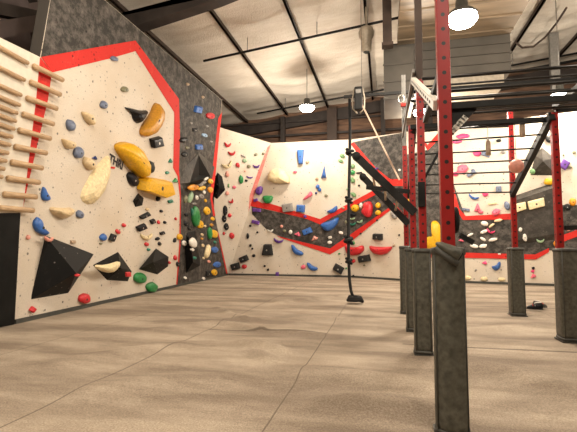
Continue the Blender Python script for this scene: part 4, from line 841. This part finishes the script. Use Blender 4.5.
# ------------------------------------------------------------------ ceiling things
# portal frame rafter, haunched, above the grey wall
bm = B(); Yr_ = 9.2
pr = [yp(60, -40, Yr_), yp(100, -2, Yr_), yp(134, 27, Yr_), yp(216, 0, Yr_), yp(300, -34, Yr_), yp(300, -60, Yr_)]
lo_x, hi_x = pr[2].x, pr[4].x
bmv = [Vector((XL, Yr_, zc(XL) - .2)), Vector((XL, Yr_, pr[2].z - 1.1)), pr[2] + Vector((-.6, 0, -.25)), pr[2], pr[3], Vector((hi_x, Yr_, pr[4].z)), Vector((XR, Yr_, zc(XR) - .9)), Vector((XR, Yr_, zc(XR) - .2))]
prism(bm, bmv, Vector((0, .25, 0)))
for p, q in zip(bmv[2:], bmv[3:-1]): beam(bm, p + Vector((0, .12, 0)), q + Vector((0, .12, 0)), .34, .04)
tag(from_bm('trim_30', bm, 'beam_dark'), kind='structure')
# bracing of the side wall at the upper left
for i, (p, q, wv) in enumerate((((-30, 4), (60, 22), .22), ((-30, 35), (52, 20), .28), ((25, -20), (52, 30), .2), ((38, 0), (42, 60), .25))):
    bm = B(); beam(bm, Plane((XL + 1.3, 0, 0), (1, 0, 0)).at(*p), Plane((XL + 1.3, 0, 0), (1, 0, 0)).at(*q), wv, wv); tag(from_bm('trim_%d' % (31 + i), bm, 'shell_dark' if i % 2 else 'beam_dark'), kind='structure')
def pipe(name, label, path, r, mat='rig_black', rods=()):
    e = tag(empty(name, path[0]), label, 'pipe'); bm = B(); tube(bm, path, r, 10); from_bm('pipe_run', bm, mat, e, True)
    for t in rods:
        p = path[0].lerp(path[-1], t); bm = B(); tube(bm, [p, (p.x, p.y, zc(p.x) - .02)], .012, 6); from_bm('hanger_rod', bm, 'steel', e, True)
    return e
lowc = Plane((0, 0, zc0 - .45), (-SL, 0, 1))
pa = lowc.at(203.5, 61); pb = Vector((6.5, pa.y, pa.z + SL * (6.5 - pa.x))); pipe('sprinkler_pipe', 'long black sprinkler pipe crossing below the ceiling, nearer one', [pa, pb], .036, rods=(.12, .3, .5, .75))
pa = lowc.at(257, 113.5); pb = Vector((7.5, pa.y, pa.z + SL * (7.5 - pa.x))); pipe('sprinkler_pipe', 'far thin black sprinkler pipe near the rear wall', [pa, pb], .036, rods=(.1, .4, .8))
pa = lowc.at(514, 72); pb = Vector((7.9, pa.y, pa.z + SL * (7.9 - pa.x))); pipe('sprinkler_pipe', 'short black pipe under the ceiling at the upper right', [pa, pb], .055, rods=(.5,))
# beige bell-shaped sensor fixture
c = yp(366.5, 52, 11.6); t = yp(366.5, 27, 11.6); hh = t.z - c.z
e = tag(empty('ceiling_fixture', c), 'beige bell-shaped fixture hanging under a ceiling beam', 'ceiling fixture')
bm = B(); lathe(bm, c, [(.10, 0), (.13, .03), (.145, hh * .5), (.20, hh * .62), (.215, hh * .8), (.17, hh * .95), (.08, hh)], 24); from_bm('shade', bm, 'beige_metal', e, True)
bm = B(); tube(bm, [t - Vector((0, 0, .03)), Vector((t.x, t.y, zc(t.x) - .15))], .03, 8); from_bm('stem', bm, 'beige_metal', e, True)
bm = B(); lathe(bm, c + Vector((0, 0, -.03)), [(.06, 0), (.09, .035)], 16); from_bm('lower_cap', bm, 'pad_dark', e, True)
# big duct and soffit
e = tag(empty('air_duct', (1.8, 11.8, 5.6)), 'large grey-brown boxy air duct below the ceiling behind the red posts', 'air duct')
dxl, dxr = yp(386, 60, 11.4).x, yp(511, 60, 11.4).x
bm = B(); boxab(bm, (dxl, 11.4, yp(500, 72, 11.4).z), (dxr, 13.0, yp(500, 34, 11.4).z)); from_bm('duct_body', bm, 'duct_grey', e)
z0_, z1_ = yp(500, 72, 11.4).z, yp(500, 34, 11.4).z
for k in range(5):
    z = z0_ + (z1_ - z0_) * k / 4; bm = B(); boxab(bm, (dxl - .02, 11.36, z - .012), (dxr + .02, 11.4, z + .012)); from_bm('duct_flange', bm, 'duct_grey', e)
bm = B(); boxab(bm, (dxl + .3, 5.2, z1_ - .02), (dxr, 11.4, z1_ + .22))
for k in range(9): boxab(bm, (dxl + .3, 5.5 + k * .7, z1_ - .05), (dxr, 5.55 + k * .7, z1_ - .02))
from_bm('duct_underside', bm, 'duct_tan', e)
bm = B(); boxab(bm, (dxl + .1, 11.5, yp(500, 85, 11.5).z), (dxr - .15, 12.6, yp(500, 73, 11.5).z)); from_bm('lower_plenum', bm, 'beige_metal', e)
bm = B(); lx0, lx1 = yp(384, 80, 10.9).x, yp(414, 80, 10.9).x; boxab(bm, (lx0, 10.9, yp(400, 99, 10.9).z), (lx1, 12.6, yp(400, 47, 10.9).z)); from_bm('side_box', bm, 'duct_grey', e)
for k in range(3):
    z = yp(400, 98 - 17 * k, 10.9).z; bm = B(); boxab(bm, (lx0 - .02, 10.87, z - .02), (lx1 + .02, 10.9, z + .02)); from_bm('box_flange', bm, 'duct_grey', e)
for x in (dxl + .1, dxr - .1):
    bm = B(); tube(bm, [(x, 12.2, z1_), (x, 12.2, zc(x) - .02)], .025, 8); from_bm('hanger_rod', bm, 'steel', e, True)
bm = B(); p = yp(387.5, 45, 10.6); boxab(bm, (p.x - .11, 10.5, p.z), (p.x + .11, 10.7, zc(p.x) - .02)); boxab(bm, (p.x - .14, 10.48, p.z - .05), (p.x + .14, 10.72, p.z + .03))
tag(from_bm('ceiling_strut', bm, 'purlin'), 'dark brown steel strut hanging from the ceiling at left of the duct', 'strut')
tq = CEIL.at(553, 32); bm = B(); bt = yp(553.5, 84, tq.y); boxab(bm, (tq.x - .14, tq.y - .08, bt.z - .6), (tq.x + .14, tq.y + .08, zc(tq.x) - .05))
tag(from_bm('ceiling_strut', bm, 'steel'), 'pale grey steel strut coming down from the ceiling at upper right', 'strut')
cb = [CEIL.at(x, y) - Vector((0, 0, .25)) for x, y in ((516, 36), (522, 41), (533, 40), (545, 30), (556, 16), (566, 0))]
bm = B(); tube(bm, cb, .035, 8); tag(from_bm('ceiling_cable', bm, 'purlin', smooth=True), 'dark cable sagging in a curve under the ceiling at upper right', 'cable')

# high bay lamps: visible ones first, then unseen ones added for light
def lamp(p, label, power=LAMP_W, r=.20, top=None):
    p = Vector(p); e = tag(empty('high_bay_lamp', p), label, 'lamp', 'high bay lamps hanging from the ceiling')
    bm = B(); lathe(bm, p, [(r, .0), (r + .02, .03), (r * .8, .10), (r * .45, .16), (r * .4, .30), (.05, .32)], 28); from_bm('housing', bm, 'pad_dark', e, True)
    bm = B(); lathe(bm, p + Vector((0, 0, -.16)), [(r * .3, 0), (r * .8, .03), (r * 1.05, .10), (r * 1.02, .17)], 28); from_bm('lens', bm, 'lamp_lens', e, True)
    bm = B(); tube(bm, [p + Vector((0, 0, .31)), (p.x, p.y, top or zc(p.x) - .02)], .012, 6); from_bm('suspension_rod', bm, 'steel', e, True)
    ld = bpy.data.lights.new('lamp_light', 'POINT'); ld.energy = power; ld.color = LAMP_COL; ld.shadow_soft_size = .2
    lo = bpy.data.objects.new('lamp_light', ld); COL.objects.link(lo); lo.parent = e; lo.location = (0, 0, -.5)
    return e
lamp(yp(462, 17, 7.6), 'brightest round lamp glowing beside the nearest red post', LAMP_W, .24, z1_ - .04)
lamp(yp(307, 107, 15.0), 'round lamp glowing near the rear wall above the back climbing wall', LAMP_W * .75, .26)
lamp(yp(421, 111, 12.4), 'small distant lamp glowing between the second and nearest red posts', LAMP_W * .8, .2, yp(500, 85, 11.5).z)
lamp(yp(560, 95, 14.9 - 1.2), 'partly hidden round lamp glowing through the top bars of the rig', LAMP_W * .6, .24)
lamp((-1.8, 3.2, 6.4), 'added unseen round lamp above the mats left of the camera', LAMP_W * 1.0)  # this and the following lamps are out of frame, added to light walls and floor
lamp((2.2, -1.8, 6.4), 'added unseen round lamp behind the camera, on the rig side', LAMP_W)
lamp((-3.6, -1.8, 6.2), 'added unseen round lamp behind the camera, on the left wall side', LAMP_W)
lamp((6.6, 4.5, 6.6), 'added unseen round lamp at right of the rig', LAMP_W)
lamp((6.4, 11.0, 6.6), 'added unseen far round lamp right of the rig, near the back wall', LAMP_W)
